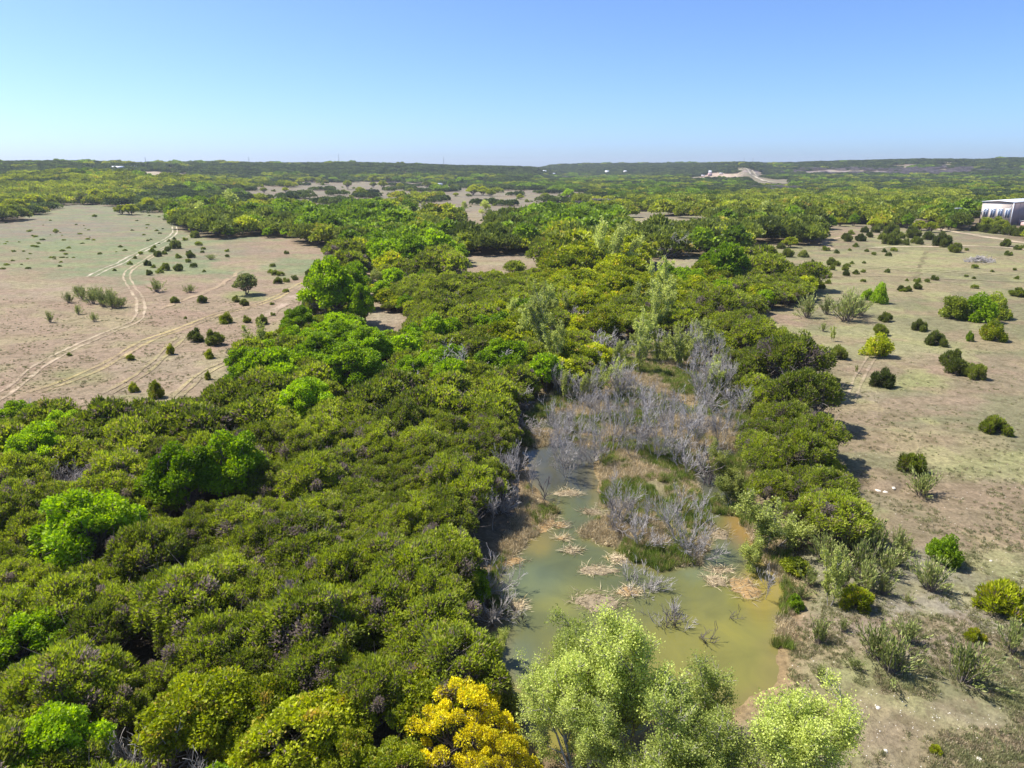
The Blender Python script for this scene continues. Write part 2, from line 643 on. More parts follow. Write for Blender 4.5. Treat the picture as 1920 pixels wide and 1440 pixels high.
M['grey_roof'] = plain_mat('grey_roof', (0.20, 0.20, 0.24), 0.6)
M['white_wall'] = plain_mat('white_wall', (0.72, 0.70, 0.68), 0.6)
# ---------------------------------------------------------------- soil colours (albedo of each place on the ground)
TAN = (0.249, 0.189, 0.130)
PALE = (0.261, 0.217, 0.151)
PINK = (0.242, 0.178, 0.127)
FIELD = (0.175, 0.165, 0.093)
GREEN = (0.175, 0.190, 0.074)
SAGE = (0.165, 0.19, 0.10)
BROWN = (0.230, 0.162, 0.115)
LITTER = (0.16, 0.125, 0.08)
GREYTAN = (0.179, 0.158, 0.124)
MARSH = (0.198, 0.172, 0.095)
CALICHE = (0.60, 0.50, 0.38)
GRIT = (0.233, 0.213, 0.167)
# (photo x, photo y, rx, ry, colour, strength): patches as they lie on the ground
PATCH = [
    (120, 450, 460, 70, SAGE, .9),
    (170, 470, 330, 62, SAGE, 1.0), (210, 478, 230, 48, SAGE, 1.0), (60, 430, 260, 22, GREYTAN, .8), (30, 480, 90, 14, BROWN, .35),
    (420, 470, 130, 14, GREYTAN, .5), (560, 500, 85, 26, SAGE, .95), (470, 462, 110, 9, BROWN, .55), (150, 560, 190, 22, TAN, .6),
    (60, 540, 130, 24, PALE, .5), (330, 600, 120, 18, BROWN, .25), (460, 553, 45, 12, GREEN, .85), (140, 705, 80, 20, GREEN, .55),
    (130, 680, 150, 22, PINK, .4), (330, 690, 150, 35, PALE, .45), (230, 750, 100, 30, PALE, .35), (560, 545, 60, 16, PALE, .5),
    (240, 745, 25, 6, GREEN, .5), (60, 640, 90, 35, PINK, .4), (350, 545, 90, 16, PINK, .5),
    (1700, 495, 260, 24, (0.251, 0.236, 0.118), .9), (1600, 545, 180, 22, (0.236, 0.220, 0.114), .8), (1480, 600, 55, 18, PINK, .9),
    (1640, 640, 170, 40, (0.251, 0.239, 0.125), .75), (1820, 600, 150, 40, FIELD, .6), (1760, 575, 60, 20, GREEN, .35),
    (1860, 700, 140, 40, PINK, .55), (1700, 690, 150, 24, TAN, .6), (1610, 760, 60, 40, PALE, .6), (1715, 715, 40, 18, GREEN, .65),
    (1750, 760, 120, 22, PALE, .45), (1760, 840, 160, 40, (0.281, 0.228, 0.137), .6), (1860, 860, 70, 22, GREEN, .3), (1660, 830, 70, 25, (0.251, 0.213, 0.129), .6),
    (1760, 930, 190, 45, TAN, .55), (1660, 910, 40, 12, PALE, .8), (1860, 1000, 120, 30, TAN, .4), (1640, 1060, 150, 50, GRIT, .6),
    (1700, 1180, 220, 80, GRIT, .85), (1900, 1270, 90, 60, (0.167, 0.175, 0.084), .8), (1700, 1380, 260, 70, (0.258, 0.220, 0.144), .8),
    (1820, 1420, 120, 60, (0.205, 0.198, 0.099), .6), (1500, 1200, 40, 110, PALE, .5), (1540, 1400, 60, 80, GRIT, .6),
    (1460, 440, 90, 18, PINK, .6), (1570, 435, 60, 12, PINK, .7), (1700, 440, 90, 14, FIELD, .6), (1290, 498, 110, 14, PALE, .8),
    (940, 490, 90, 14, PALE, .9), (720, 560, 30, 60, PALE, .9), (720, 600, 60, 14, PALE, .9), (760, 365, 350, 28, GREYTAN, 1.0),
    (860, 410, 60, 24, PALE, .6), (690, 378, 40, 8, PINK, .5), (1240, 415, 90, 10, PALE, .8), (300, 325, 60, 7, CALICHE, .6),
    (1345, 328, 45, 8, (0.471, 0.365, 0.289), 1.0), (1640, 322, 260, 6, (0.289, 0.236, 0.236), .9), (1060, 360, 60, 9, GREYTAN, .8),
    (1270, 715, 70, 18, (0.304, 0.205, 0.152), .8), (1130, 745, 70, 18, (0.258, 0.160, 0.084), .9), (1250, 680, 60, 20, (0.160, 0.182, 0.061), .7),
    (110, 1170, 30, 40, (0.334, 0.274, 0.144), .8), (140, 1270, 60, 45, (0.319, 0.205, 0.129), .9),
]
SHORE = (0.243, 0.167, 0.086)


def soil(x, y, z):
    px, py = project(x, y, z)
    r = np.hypot(x, y)
    base = np.empty(x.shape + (3,))
    w = sstep(900, 1150, px)[..., None]
    base[:] = np.array(TAN) * (1 - w) + np.array(FIELD) * w
    f = sstep(340, 700, r)[..., None]
    base = base * (1 - f) + np.array(GREYTAN) * f
    wob = (fbm(x / 14, y / 14, 31, 4) - 0.5) * 1.1 + (fbm(x / 3, y / 3, 33, 3) - 0.5) * 0.5
    for (cx, cy, rx, ry, c, s) in PATCH:
        d = np.sqrt(((px - cx) / rx) ** 2 + ((py - cy) / ry) ** 2) + wob
        k = (1 - sstep(0.55, 1.15, d))[..., None] * s
        base = base * (1 - k) + np.array(c) * k
    # green and brown drifts everywhere
    n = sstep(0.50, 0.62, fbm(x / 9, y / 9, 41, 4))[..., None] * (0.30 + 0.20 * sstep(900, 1200, px))[..., None]
    base = base * (1 - n) + np.array((0.27, 0.265, 0.12)) * n
    n = sstep(0.50, 0.64, fbm(x / 17, y / 6, 47, 4))[..., None] * 0.50
    base = base * (1 - n) + np.array(BROWN) * n
    # leaf litter under the woods
    wd = woods(x, y, px, py)[..., None] * 0.85
    base = base * (1 - wd) + np.array(LITTER) * wd
    near = (r < 260)
    if np.any(near):
        sd = pond_sd(x[near], y[near])
        b = base[near]
        mm = 1 - sstep(0.2, 2.6, -sd)[:, None]
        wet = sstep(-0.3, 0.4, sd)[:, None]
        isl = inside(x[near], y[near], WETLAND)[:, None] * 0.8
        b = b * (1 - isl) + np.array(MARSH) * isl
        k = mm * 0.75
        b = b * (1 - k) + np.array(SHORE) * k
        b = b * (1 - wet) + np.array((0.2, 0.15, 0.07)) * wet
        base[near] = b
    return base


def mixed_poly(pts):
    out = []
    for p in pts:
        x, y = gp(p[0], p[1], p[2] if len(p) > 2 else 0.0)
        out.append((float(x[0]), float(y[0])))
    return out


C = 3.6
OPEN = [mixed_poly(p) for p in [
    [(-1500, 800, C), (0, 742, C), (75, 750, C), (165, 792, C), (240, 770, C), (300, 757, C), (360, 735, C), (440, 715, C), (450, 670, C), (470, 640, C), (500, 628, C),
     (560, 600, 2), (590, 570, 2), (635, 530, 1), (660, 480), (640, 464), (560, 458), (540, 446), (480, 444), (400, 450), (330, 432), (325, 405),
     (290, 388), (240, 390), (160, 378), (110, 384), (30, 412), (0, 418), (-1500, 470)],
    [(1190, 514, 4), (1205, 488), (1300, 482), (1375, 480), (1400, 463), (1420, 455), (1545, 462), (1530, 432), (1600, 426), (1630, 432), (1690, 425),
     (1640, 405), (1660, 395), (1720, 412), (1800, 436), (1920, 450), (2400, 500), (2600, 1800), (1500, 1700), (1440, 1500), (1450, 1300), (1490, 1130), (1460, 1060), (1520, 1010, 1),
     (1585, 975, 3), (1590, 930, 3), (1568, 870, 3), (1555, 830, 3), (1525, 750, 3), (1515, 700, 3), (1475, 660, 3), (1435, 622, 3), (1400, 602, 2), (1440, 585), (1530, 560), (1528, 530, 2), (1490, 512, C), (1400, 494, C), (1330, 500, C), (1260, 512, C)],
    [(850, 506, 4.5), (900, 508, 4.5), (960, 498, 4.5), (1015, 503, 4.5), (1025, 484), (990, 476), (940, 478), (870, 478)],
    [(690, 618, 4.5), (775, 620, 4.5), (770, 596), (722, 586), (718, 560), (716, 510), (690, 500), (672, 512), (684, 560), (655, 585), (665, 605, 3)],
    [(440, 352), (560, 343), (680, 340), (800, 345), (960, 354), (1110, 362), (1105, 386, 9), (1000, 388, 9), (930, 392, 9), (915, 424, 7), (880, 432, 7), (840, 428, 7), (790, 408, 7), (730, 396, 9), (640, 388, 9), (560, 374, 9), (470, 366, 9)],
    [(240, 322), (300, 322), (345, 330), (355, 337), (280, 337), (240, 330)],
    [(1150, 410), (1240, 405), (1335, 414), (1335, 430, 6), (1160, 428, 6)],
    [(1285, 338), (1310, 330), (1340, 323), (1395, 320), (1400, 336), (1340, 337)],
    [(1378, 307), (1404, 307), (1428, 322), (1442, 336), (1490, 337), (1490, 351), (1424, 350), (1402, 337), (1386, 322)],
    [(1450, 322), (1620, 319), (1700, 323), (1640, 326), (1500, 325)],
    [(1590, 393), (1625, 398), (1620, 404), (1590, 402)],
    [(85, 1240), (170, 1240), (190, 1330), (110, 1350)],
]]
WETLAND = mixed_poly([(1180, 640), (1300, 640), (1345, 700), (1400, 755), (1425, 830), (1405, 900), (1420, 960), (1480, 1010), (1490, 1130), (1480, 1300), (1440, 1420),
                      (1400, 1600), (1200, 1700), (1050, 1440), (960, 1360), (930, 1250), (930, 1180), (915, 1080), (950, 1000), (985, 930), (975, 850), (985, 780), (1030, 740), (1120, 715)])


def woods(x, y, px=None, py=None):
    """1 where closed canopy stands"""
    w = np.ones(x.shape)
    r = np.hypot(x, y)
    jj = np.where(r < 480, np.clip(r * 0.018, 0.8, 9), 9 + (r - 480) * 0.12).clip(0, 70)
    dv = np.where(r < 480, 11, 40)
    jx = x + (fbm(x / dv, y / dv, 61, 3) - 0.5) * jj
    jy = y + (fbm(x / dv, y / dv, 62, 3) - 0.5) * jj * 1.3
    for k_, p in enumerate(OPEN):
        w[inside(x, y, p) if k_ in (7, 8) else inside(jx, jy, p)] = 0
    w[inside(x, y, OPEN[4]) & (fbm(x / 48, y / 34, 431, 3) > 0.66)] = 1
    w[inside(x, y, WETLAND)] = 0
    w[(r > 480) & (fbm(x / 75, y / 50, 411, 3) < 0.34)] = 0
    return w


# ---------------------------------------------------------------- ground mesh
ang_f = np.linspace(-60, 60, 421)
ang_b = np.linspace(60, 300, 61)[1:-1]
ang = np.radians(np.concatenate([ang_f, ang_b]))
rad = [10.0]
while rad[-1] < 9500:
    r_ = rad[-1]
    rad.append(r_ * (1.02 if r_ < 30 else 1.0062 if r_ < 150 else 1.014))
rad = np.array(rad)
RR, AA = np.meshgrid(rad, ang, indexing='ij')
gx, gy = RR * np.sin(AA), RR * np.cos(AA)
_height = height


def height(x, y, detail=True):
    return _height(x, y, detail)


gz = height(gx.ravel(), gy.ravel()).reshape(gx.shape)
soilc = soil(gx.ravel(), gy.ravel(), gz.ravel())
na = len(ang)
i = np.arange(len(rad) - 1)[:, None] * na
j = np.arange(na)[None, :]
j2 = (j + 1) % na
quads = np.stack([i + j, i + j2, i + j2 + na, i + j + na], -1).reshape(-1, 4)[:, ::-1]
verts = np.stack([gx.ravel(), gy.ravel(), gz.ravel()], 1)
verts = np.vstack([verts, [[0, 0, float(gz[0].mean())]]])
soilc = np.vstack([soilc, soilc[:1]])
c0 = len(verts) - 1
tri = np.stack([np.arange(na), (np.arange(na) + 1) % na, np.full(na, c0)], 1)[:, ::-1]
tri = tri[:, ::-1]
me = make_mesh('ground', verts, [quads, tri[:, ::-1]], cols={'soil': soilc}, smooth=True, mats=[M['ground']])
link('ground', me, kind='structure', label='dry rolling ranch ground with grass and bare soil')


# ---------------------------------------------------------------- tracks and roads: ribbons that share the ground's material
def resample(pts, step):
    pts = np.array(pts, float)
    for _ in range(3):      # corner cutting
        a, b = pts[:-1] * 0.75 + pts[1:] * 0.25, pts[:-1] * 0.25 + pts[1:] * 0.75
        m_ = np.empty((2 * len(a), 2))
        m_[0::2], m_[1::2] = a, b
        pts = np.vstack([pts[:1], m_, pts[-1:]])
    seg = np.hypot(*np.diff(pts, axis=0).T)
    s = np.concatenate([[0], np.cumsum(seg)])
    n = max(4, int(s[-1] / step))
    t = np.linspace(0, s[-1], n)
    return np.stack([np.interp(t, s, pts[:, 0]), np.interp(t, s, pts[:, 1])], 1)


def ribbon(name, px_pts, ruts, width, colour, strength, lift, step=1.0, label=None):
    P = resample(gpoly(px_pts), step)
    tan = np.gradient(P, axis=0)
    tan /= np.hypot(tan[:, 0], tan[:, 1])[:, None] + 1e-9
    nor = np.stack([-tan[:, 1], tan[:, 0]], 1)
    V, F, S, base = [], [], [], 0
    prof = np.array([0, .55, 1, 1, .55, 0])
    offs = np.array([-1, -.72, -.35, .35, .72, 1]) * width / 2
    k = len(offs)
    for ro in ruts:
        s_ = np.arange(len(P)) * step
        wob = (vnoise(s_ / 6 + ro * 3, s_ * 0 + 5, 71) - 0.5) * width * 0.4
        wid = 0.55 + 0.85 * vnoise(s_ / 3, s_ * 0 + ro, 72)
        pts = P[:, None, :] + nor[:, None, :] * (ro + wob[:, None] + offs[None, :] * wid[:, None])[..., None]
        x, y = pts[..., 0].ravel(), pts[..., 1].ravel()
        z = height(x, y)
        sc = soil(x, y, z)
        fade = np.clip(np.minimum(s_, s_[-1] - s_) / 6, 0, 1) * (0.25 + 0.95 * vnoise(s_ / 4, s_ * 0 + ro + 9, 73))
        w = (prof[None, :] * fade[:, None]).ravel()[:, None] * strength
        sc = sc * (1 - np.clip(w, 0, 1)) + np.array(colour) * np.clip(w, 0, 1)
        V.append(np.stack([x, y, z + lift], 1))
        S.append(sc)
        n = len(P)
        ii = np.arange(n - 1)[:, None] * k
        jj = np.arange(k - 1)[None, :]
        F.append(np.stack([ii + jj, ii + jj + k, ii + jj + k + 1, ii + jj + 1], -1).reshape(-1, 4)[:, ::-1] + base)
        base += n * k
    me = make_mesh(name, np.vstack(V), [np.vstack(F)], cols={'soil': np.vstack(S)}, smooth=True, mats=[M['ground']])
    link(name, me, kind='structure', label=label)


RUT = (0.43, 0.345, 0.245)
TR1 = [(-60, 790), (-20, 755), (10, 737), (33, 720), (67, 690), (107, 667), (160, 643), (200, 625), (233, 613), (258, 602), (265, 583), (264, 563), (253, 547), (240, 529), (236, 514), (247, 503), (270, 490), (290, 477), (307, 465), (353, 443), (385, 432)]
ribbon('dirt_track', TR1, (-0.95, 0.95), 0.85, RUT, 1.0, 0.05, label='two-rut dirt track winding up through the left field')
ribbon('dirt_track', [(168, 520), (200, 503), (223, 495), (253, 478), (283, 463), (312, 450), (330, 436), (326, 424)], (-1.2, 1.2), 1.1, (0.50, 0.44, 0.34), 1.0, 0.06)
ribbon('dirt_track', [(60, 737), (133, 713), (187, 690), (233, 663), (287, 633), (333, 620), (413, 587), (467, 577), (517, 560), (583, 523), (625, 505)], (-0.95, 0.95), 1.1, (0.410, 0.328, 0.156), 0.85, 0.05)
ribbon('dirt_track', [(197, 740), (267, 703), (310, 660), (343, 630)], (-0.8, 0.8), 0.9, (0.377, 0.328, 0.131), 0.5, 0.07)
ribbon('dirt_track', [(330, 745), (347, 728), (380, 700), (443, 670)], (-0.8, 0.8), 0.9, (0.377, 0.328, 0.148), 0.6, 0.07)
ribbon('dirt_track', [(293, 582), (350, 560), (393, 545), (433, 523), (450, 505)], (0,), 2.4, (0.410, 0.312, 0.197), 0.6, 0.06)
ribbon('dirt_track', [(480, 600), (540, 565), (600, 530), (640, 505)], (0,), 4.5, (0.443, 0.344, 0.262), 0.6, 0.05)
ribbon('dirt_track', [(1590, 760), (1605, 720), (1620, 690), (1640, 660)], (-0.7, 0.7), 0.6, (0.426, 0.336, 0.246), 0.6, 0.05)
ribbon('gravel_road', [(1640, 404), (1690, 402), (1710, 417), (1760, 430), (1827, 441), (1920, 455), (2050, 476)], (0,), 6.5, (0.476, 0.377, 0.271), 0.95, 0.12, 3)
ribbon('gravel_road', [(1625, 465), (1690, 462), (1740, 463), (1847, 461), (1920, 467), (2000, 480)], (0,), 4.5, (0.508, 0.426, 0.312), 0.85, 0.12, 3)
ribbon('field_strip', [(1480, 497), (1600, 500), (1700, 505), (1800, 511), (1920, 520), (2050, 540)], (-1, 3.5), 1.6, (0.410, 0.344, 0.230), 0.7, 0.1, 3)
ribbon('field_strip', [(1540, 520), (1640, 517), (1760, 522), (1920, 530)], (0,), 1.6, (0.377, 0.320, 0.213), 0.5, 0.1, 3)
ribbon('field_strip', [(1738, 468), (1726, 495), (1713, 526)], (0,), 2.2, (0.123, 0.107, 0.057), 0.75, 0.1, 2)  # dark streak that looks like a cast shadow, painted into the ground colour
ribbon('gravel_road', [(1560, 470), (1540, 455), (1560, 447), (1620, 440), (1700, 438)], (0,), 4.0, (0.443, 0.328, 0.238), 0.8, 0.12, 3)
ribbon('caliche_road', [(1480, 344), (1450, 343), (1428, 339), (1412, 330), (1404, 319), (1393, 308)], (0,), 9, (0.558, 0.492, 0.385), 1.0, 1.2, 12, label='pale caliche road climbing the far ridge')
ribbon('caliche_road', [(1400, 308), (1411, 318), (1419, 331)], (0,), 8, (0.525, 0.459, 0.344), 1.0, 1.3, 12)
ribbon('dirt_track', [(630, 385), (720, 375), (800, 366), (850, 362)], (0,), 5, (0.451, 0.377, 0.295), 0.9, 0.3, 6)
ribbon('dirt_track', [(1690, 318), (1720, 314), (1745, 310)], (0,), 10, (0.492, 0.435, 0.361), 1.0, 1.2, 12)

# ---------------------------------------------------------------- pond water
bx = np.array([p[0] for p in POND + POOL])
by = np.array([p[1] for p in POND + POOL])
wx = np.arange(bx.min() - 5, bx.max() + 5, 0.8)
wy = np.arange(by.min() - 5, by.max() + 5, 0.8)
WX, WY = np.meshgrid(wx, wy, indexing='ij')
fx, fy = WX.ravel(), WY.ravel()
sdp = np.maximum(sdf(fx, fy, POND), sdf(fx, fy, POOL))
px, py = project(fx, fy, np.full_like(fx, WATER_Z))
silt = np.empty((len(fx), 3))
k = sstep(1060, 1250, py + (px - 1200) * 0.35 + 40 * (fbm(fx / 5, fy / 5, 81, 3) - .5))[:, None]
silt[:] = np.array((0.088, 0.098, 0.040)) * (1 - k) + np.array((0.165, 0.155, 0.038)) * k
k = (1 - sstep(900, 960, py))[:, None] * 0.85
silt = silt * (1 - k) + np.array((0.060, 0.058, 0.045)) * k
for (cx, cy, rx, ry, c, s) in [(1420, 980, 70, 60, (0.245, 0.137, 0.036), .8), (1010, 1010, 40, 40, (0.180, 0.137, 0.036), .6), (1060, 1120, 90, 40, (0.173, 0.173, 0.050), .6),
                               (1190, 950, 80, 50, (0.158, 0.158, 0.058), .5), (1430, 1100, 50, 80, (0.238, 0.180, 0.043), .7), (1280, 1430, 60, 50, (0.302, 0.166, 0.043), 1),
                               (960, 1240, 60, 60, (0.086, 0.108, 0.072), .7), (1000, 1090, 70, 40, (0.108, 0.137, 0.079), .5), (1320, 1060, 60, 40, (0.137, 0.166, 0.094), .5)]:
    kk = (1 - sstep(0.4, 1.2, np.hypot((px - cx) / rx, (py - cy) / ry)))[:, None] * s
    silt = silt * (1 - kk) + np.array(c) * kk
sdl = pond_sd(fx, fy)
e = (1 - sstep(0.0, 1.8, sdl))[:, None] * 0.55
silt = silt * (1 - e) + np.array((0.17, 0.135, 0.05)) * e
keep = sdp > -3
ny = len(wy)
i = np.arange(len(wx) - 1)[:, None] * ny
j = np.arange(ny - 1)[None, :]
q = np.stack([i + j, i + j + ny, i + j + ny + 1, i + j + 1], -1).reshape(-1, 4)
q = q[keep[q].all(1)]
used, inv = np.unique(q, return_inverse=True)
q = inv.reshape(q.shape)
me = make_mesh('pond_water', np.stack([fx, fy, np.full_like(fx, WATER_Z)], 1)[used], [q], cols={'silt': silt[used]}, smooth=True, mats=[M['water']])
link('pond_water', me, kind='structure', label='murky green and yellow pond water')

# ---------------------------------------------------------------- plant builders
def lobes_dome(rng, n, rad, h0, h1, flat=1.0):
    """lobe centres over a dome-shaped crown"""
    out = []
    tries = 0
    while len(out) < n and tries < 4000:
        tries += 1
        a = rng.uniform(0, 2 * math.pi)
        e = math.asin(rng.uniform(0.0, 1.0))
        k = rng.uniform(0.55, 1.0)
        p = np.array([math.cos(a) * math.cos(e) * rad * k, math.sin(a) * math.cos(e) * rad * k, h0 + (h1 - h0) * math.sin(e) ** flat * rng.uniform(0.8, 1.05)])
        if all(np.linalg.norm((p - q) * (1, 1, 0.8)) > rad * 0.85 / math.sqrt(n) * 1.35 for q in out) or tries > 2500:
            out.append(p)
    return np.array(out)


def crown_from_lobes(rng, lobes, lr, count, L, W, up=0.6, spread=0.5, stretch=1.2, fill=0.35, drytwig=0.0, low=False):
    lv = Leaves()
    per = max(6, count // len(lobes))
    cen = lobes.mean(0)
    for c in lobes:
        r = lr * rng.uniform(0.75, 1.3)
        sh = rng.uniform(-0.45, 0.45)
        d = rng.normal(size=(per, 3))
        d /= np.linalg.norm(d, axis=1)[:, None]
        if not low:
            d[:, 2] = np.where(d[:, 2] < -0.3, -d[:, 2] * 0.6, d[:, 2])
        inner = rng.random(per) < fill
        k = np.where(inner, rng.uniform(0.2, 0.8, per), rng.uniform(0.85, 1.08, per))
        p = c + d * (r * k)[:, None] * np.array([1, 1, stretch])
        out = c - cen
        out = out / (np.linalg.norm(out) + 1e-6)
        dd = d * 0.7 + out * 0.3 + np.array([0, 0, up]) + rng.normal(size=(per, 3)) * spread
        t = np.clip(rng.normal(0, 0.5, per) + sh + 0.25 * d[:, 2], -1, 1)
        if drytwig:
            t = np.where(inner & (rng.random(per) < drytwig), 2.0, t)
            dead = rng.random() < (0.05 if drytwig > .6 else 0)
            if dead:
                t = np.where(rng.random(per) < .8, 2.0, t)
        v, f, tt = cards(rng, p, dd, L * rng.uniform(0.7, 1.3, per), W * rng.uniform(0.7, 1.3, per), t)
        lv.add(v, f, tt)
    return lv


def limb(rng, w, a, b, r0, r1, n=5, wig=0.12, sides=4):
    a, b = np.array(a, float), np.array(b, float)
    t = np.linspace(0, 1, n)[:, None]
    L = np.linalg.norm(b - a)
    p = a + (b - a) * t
    p[1:-1] += rng.normal(size=(n - 2, 3)) * L * wig * 0.5
    p[:, 2] += (np.sin(t[:, 0] * math.pi) * -0.06 * L)
    w.tube(p, np.linspace(r0, r1, n), sides)
    return p


def stems_to(rng, w, lobes, base_r, trunk_top, twigs=0, twr=0.02, split=3):
    """several trunks that fork towards the lobes"""
    order = rng.permutation(len(lobes))
    groups = np.array_split(order[np.argsort(np.arctan2(lobes[order, 1], lobes[order, 0]))], split)
    for g in groups:
        if not len(g):
            continue
        m_ = lobes[g].mean(0)
        fork = np.array([m_[0] * 0.4, m_[1] * 0.4, trunk_top * rng.uniform(0.7, 1.1)])
        st = np.array([rng.normal() * 0.12, rng.normal() * 0.12, -0.25])
        limb(rng, w, st, fork, base_r, base_r * 0.65, 5, 0.15, 6)
        for q in g:
            p = limb(rng, w, fork, lobes[q], base_r * 0.5, base_r * 0.16, 5, 0.2, 4)
            for _ in range(twigs):
                k = rng.integers(2, 5)
                e = p[k] + rng.normal(size=3) * 0.55 + np.array([0, 0, 0.25])
                limb(rng, w, p[k], e, twr * 1.3, twr * 0.5, 3, 0.2, 3)


PROTO = {}
SEED = [100]


def rng_():
    SEED[0] += 1
    return np.random.default_rng(SEED[0])


def combine(name, wood, leaves, wm, lm):
    wv, wf = np.concatenate(wood.v), np.concatenate(wood.f)
    lv, lf, lt = np.concatenate(leaves.v), np.concatenate(leaves.f), np.concatenate(leaves.t)
    return make_mesh(name, np.vstack([wv, lv]), [np.vstack([wf, lf + len(wv)])], tint=np.concatenate([np.zeros(len(wv)), lt]), mats=[wm, lm],
                     midx=np.concatenate([np.zeros(len(wf)), np.ones(len(lf))]))


# kind: (radius, crown bottom, crown top, lobes, lobe radius, [cards per lod], [L], [W], up, spread, stretch)
SPEC = {
    'juniper': dict(R=2.75, h0=2.3, h1=4.2, n=56, lr=0.43, cnt=(13500, 4000, 800), L=(0.24, 0.44, 0.9), W=(0.095, 0.2, 0.45), up=0.6, spread=0.45, st=1.35, mat='juniper', bark='bark', br=0.13),
    'elm': dict(R=3.4, h0=2.4, h1=6.2, n=46, lr=0.72, cnt=(16500, 5200, 1000), L=(0.25, 0.45, 1.0), W=(0.20, 0.36, 0.75), up=0.25, spread=0.9, st=0.95, mat='elm', bark='bark', br=0.2),
    'oak': dict(R=3.6, h0=2.0, h1=5.0, n=40, lr=0.78, cnt=(14000, 5000, 1000), L=(0.24, 0.45, 1.0), W=(0.18, 0.34, 0.75), up=0.2, spread=0.9, st=0.85, mat='oak', bark='bark', br=0.22),
    'pale': dict(R=2.2, h0=2.2, h1=7.4, n=22, lr=0.8, cnt=(6500, 2400, 500), L=(0.22, 0.38, 0.9), W=(0.15, 0.27, 0.55), up=0.5, spread=0.8, st=1.35, mat='pale', bark='palebark', br=0.12),
}
for kind, s in SPEC.items():
    for lod in (0, 1, 2):
        PROTO[kind, lod] = []
        for v in range((6 if kind == 'juniper' else 4) if lod < 2 else 4):
            rng = rng_()
            lob = lobes_dome(rng, s['n'], s['R'], s['h0'], s['h1'])
            lob[:, :2] *= rng.uniform(0.85, 1.15, 2)
            w = Wood()
            stems_to(rng, w, lob, s['br'], s['h0'] * 0.7, twigs=(4 if lod == 0 else 1 if lod == 1 else 0), split=4 if kind == 'juniper' else 3)
            up = s['up']
            lv = crown_from_lobes(rng, lob, s['lr'], s['cnt'][lod], s['L'][lod], s['W'][lod], up, s['spread'], s['st'], fill=.3, drytwig=(.75 if kind == 'juniper' else .2) if lod < 2 else 0)
            if lod == 2:
                PROTO[kind, lod].append((None, lv.mesh(kind + '_crown', M['juniper_mid'] if kind == 'juniper' else M[s['mat'] + '_far'] if s['mat'] + '_far' in M else M[s['mat']])))
            else:
                PROTO[kind, lod].append((w.mesh(kind + '_trunk', M[s['bark']]), lv.mesh(kind + '_crown', M[s['mat']]), combine(kind + '_whole', w, lv, M[s['bark']], M[s['mat']]) if lod else None))


def grow(rng, w, tips, p, d, L, r, lev, prm):
    n = 5 if lev == 0 else 4
    pts = [p]
    dd = d / np.linalg.norm(d)
    for k in range(n):
        dd = dd + rng.normal(size=3) * prm['wig'] + np.array([0, 0, prm['trop']])
        dd /= np.linalg.norm(dd)
        pts.append(pts[-1] + dd * L / n)
    pts = np.array(pts)
    r1 = max(prm['rmin'], r * prm['taper'])
    w.tube(pts, np.linspace(r, r1, n + 1), 5 if lev == 0 else 3)
    if lev >= prm['lev']:
        tips.append(pts)
        return
    nc = prm['n'][min(lev, len(prm['n']) - 1)]
    for c in range(nc):
        t = rng.uniform(prm['from'], 1.0) * n
        k = min(int(t), n - 1)
        q = pts[k] + (pts[k + 1] - pts[k]) * (t - k)
        s = rng.normal(size=3)
        s -= s.dot(dd) * dd
        s /= np.linalg.norm(s) + 1e-9
        ax = pts[k + 1] - pts[k]
        ax /= np.linalg.norm(ax)
        a = prm['ang'] * rng.uniform(0.6, 1.3)
        grow(rng, w, tips, q, ax * math.cos(a) + s * math.sin(a), L * prm['len'] * rng.uniform(0.6, 1.15), max(prm['rmin'], r * 0.5 * rng.uniform(0.8, 1.1)), lev + 1, prm)


def bare_tree(rng, Ht, r, nst=1, lev=3, n=(7, 6, 4), ang=0.7, lean=0.15, ln=0.55, rmin=0.016, trop=0.05, wig=0.16, frm=0.2, taper=0.35):
    w, tips = Wood(), []
    prm = dict(lev=lev, n=n, ang=ang, len=ln, rmin=rmin, trop=trop, wig=wig, taper=taper)
    prm['from'] = frm
    for k in range(nst):
        a = rng.uniform(0, 6.28)
        d = np.array([math.cos(a) * lean * (1 + k * 0.3), math.sin(a) * lean * (1 + k * 0.3), 1.0])
        grow(rng, w, tips, np.array([0.1 * math.cos(a), 0.1 * math.sin(a), -0.5]), d, Ht * rng.uniform(0.8, 1.05), r * rng.uniform(0.7, 1), 0, prm)
    return w, tips


def leaves_on(rng, tips, per, L, W, jit, up=0.3, zmin=None):
    P, D = [], []
    for t in tips:
        k = rng.uniform(0.1, 1, per) * (len(t) - 1)
        i = np.minimum(k.astype(int), len(t) - 2)
        P.append(t[i] + (t[i + 1] - t[i]) * (k - i)[:, None] + rng.normal(size=(per, 3)) * jit)
        D.append(rng.normal(size=(per, 3)) + np.array([0, 0, up]) + (t[-1] - t[0]) / (np.linalg.norm(t[-1] - t[0]) + 1e-6) * 0.6)
    P, D = np.vstack(P), np.vstack(D)
    lv = Leaves()
    n = len(P)
    lv.add(*cards(rng, P, D, L * rng.uniform(0.7, 1.3, n), W * rng.uniform(0.7, 1.3, n), np.clip(rng.normal(0, .5, n), -1, 1)))
    return lv


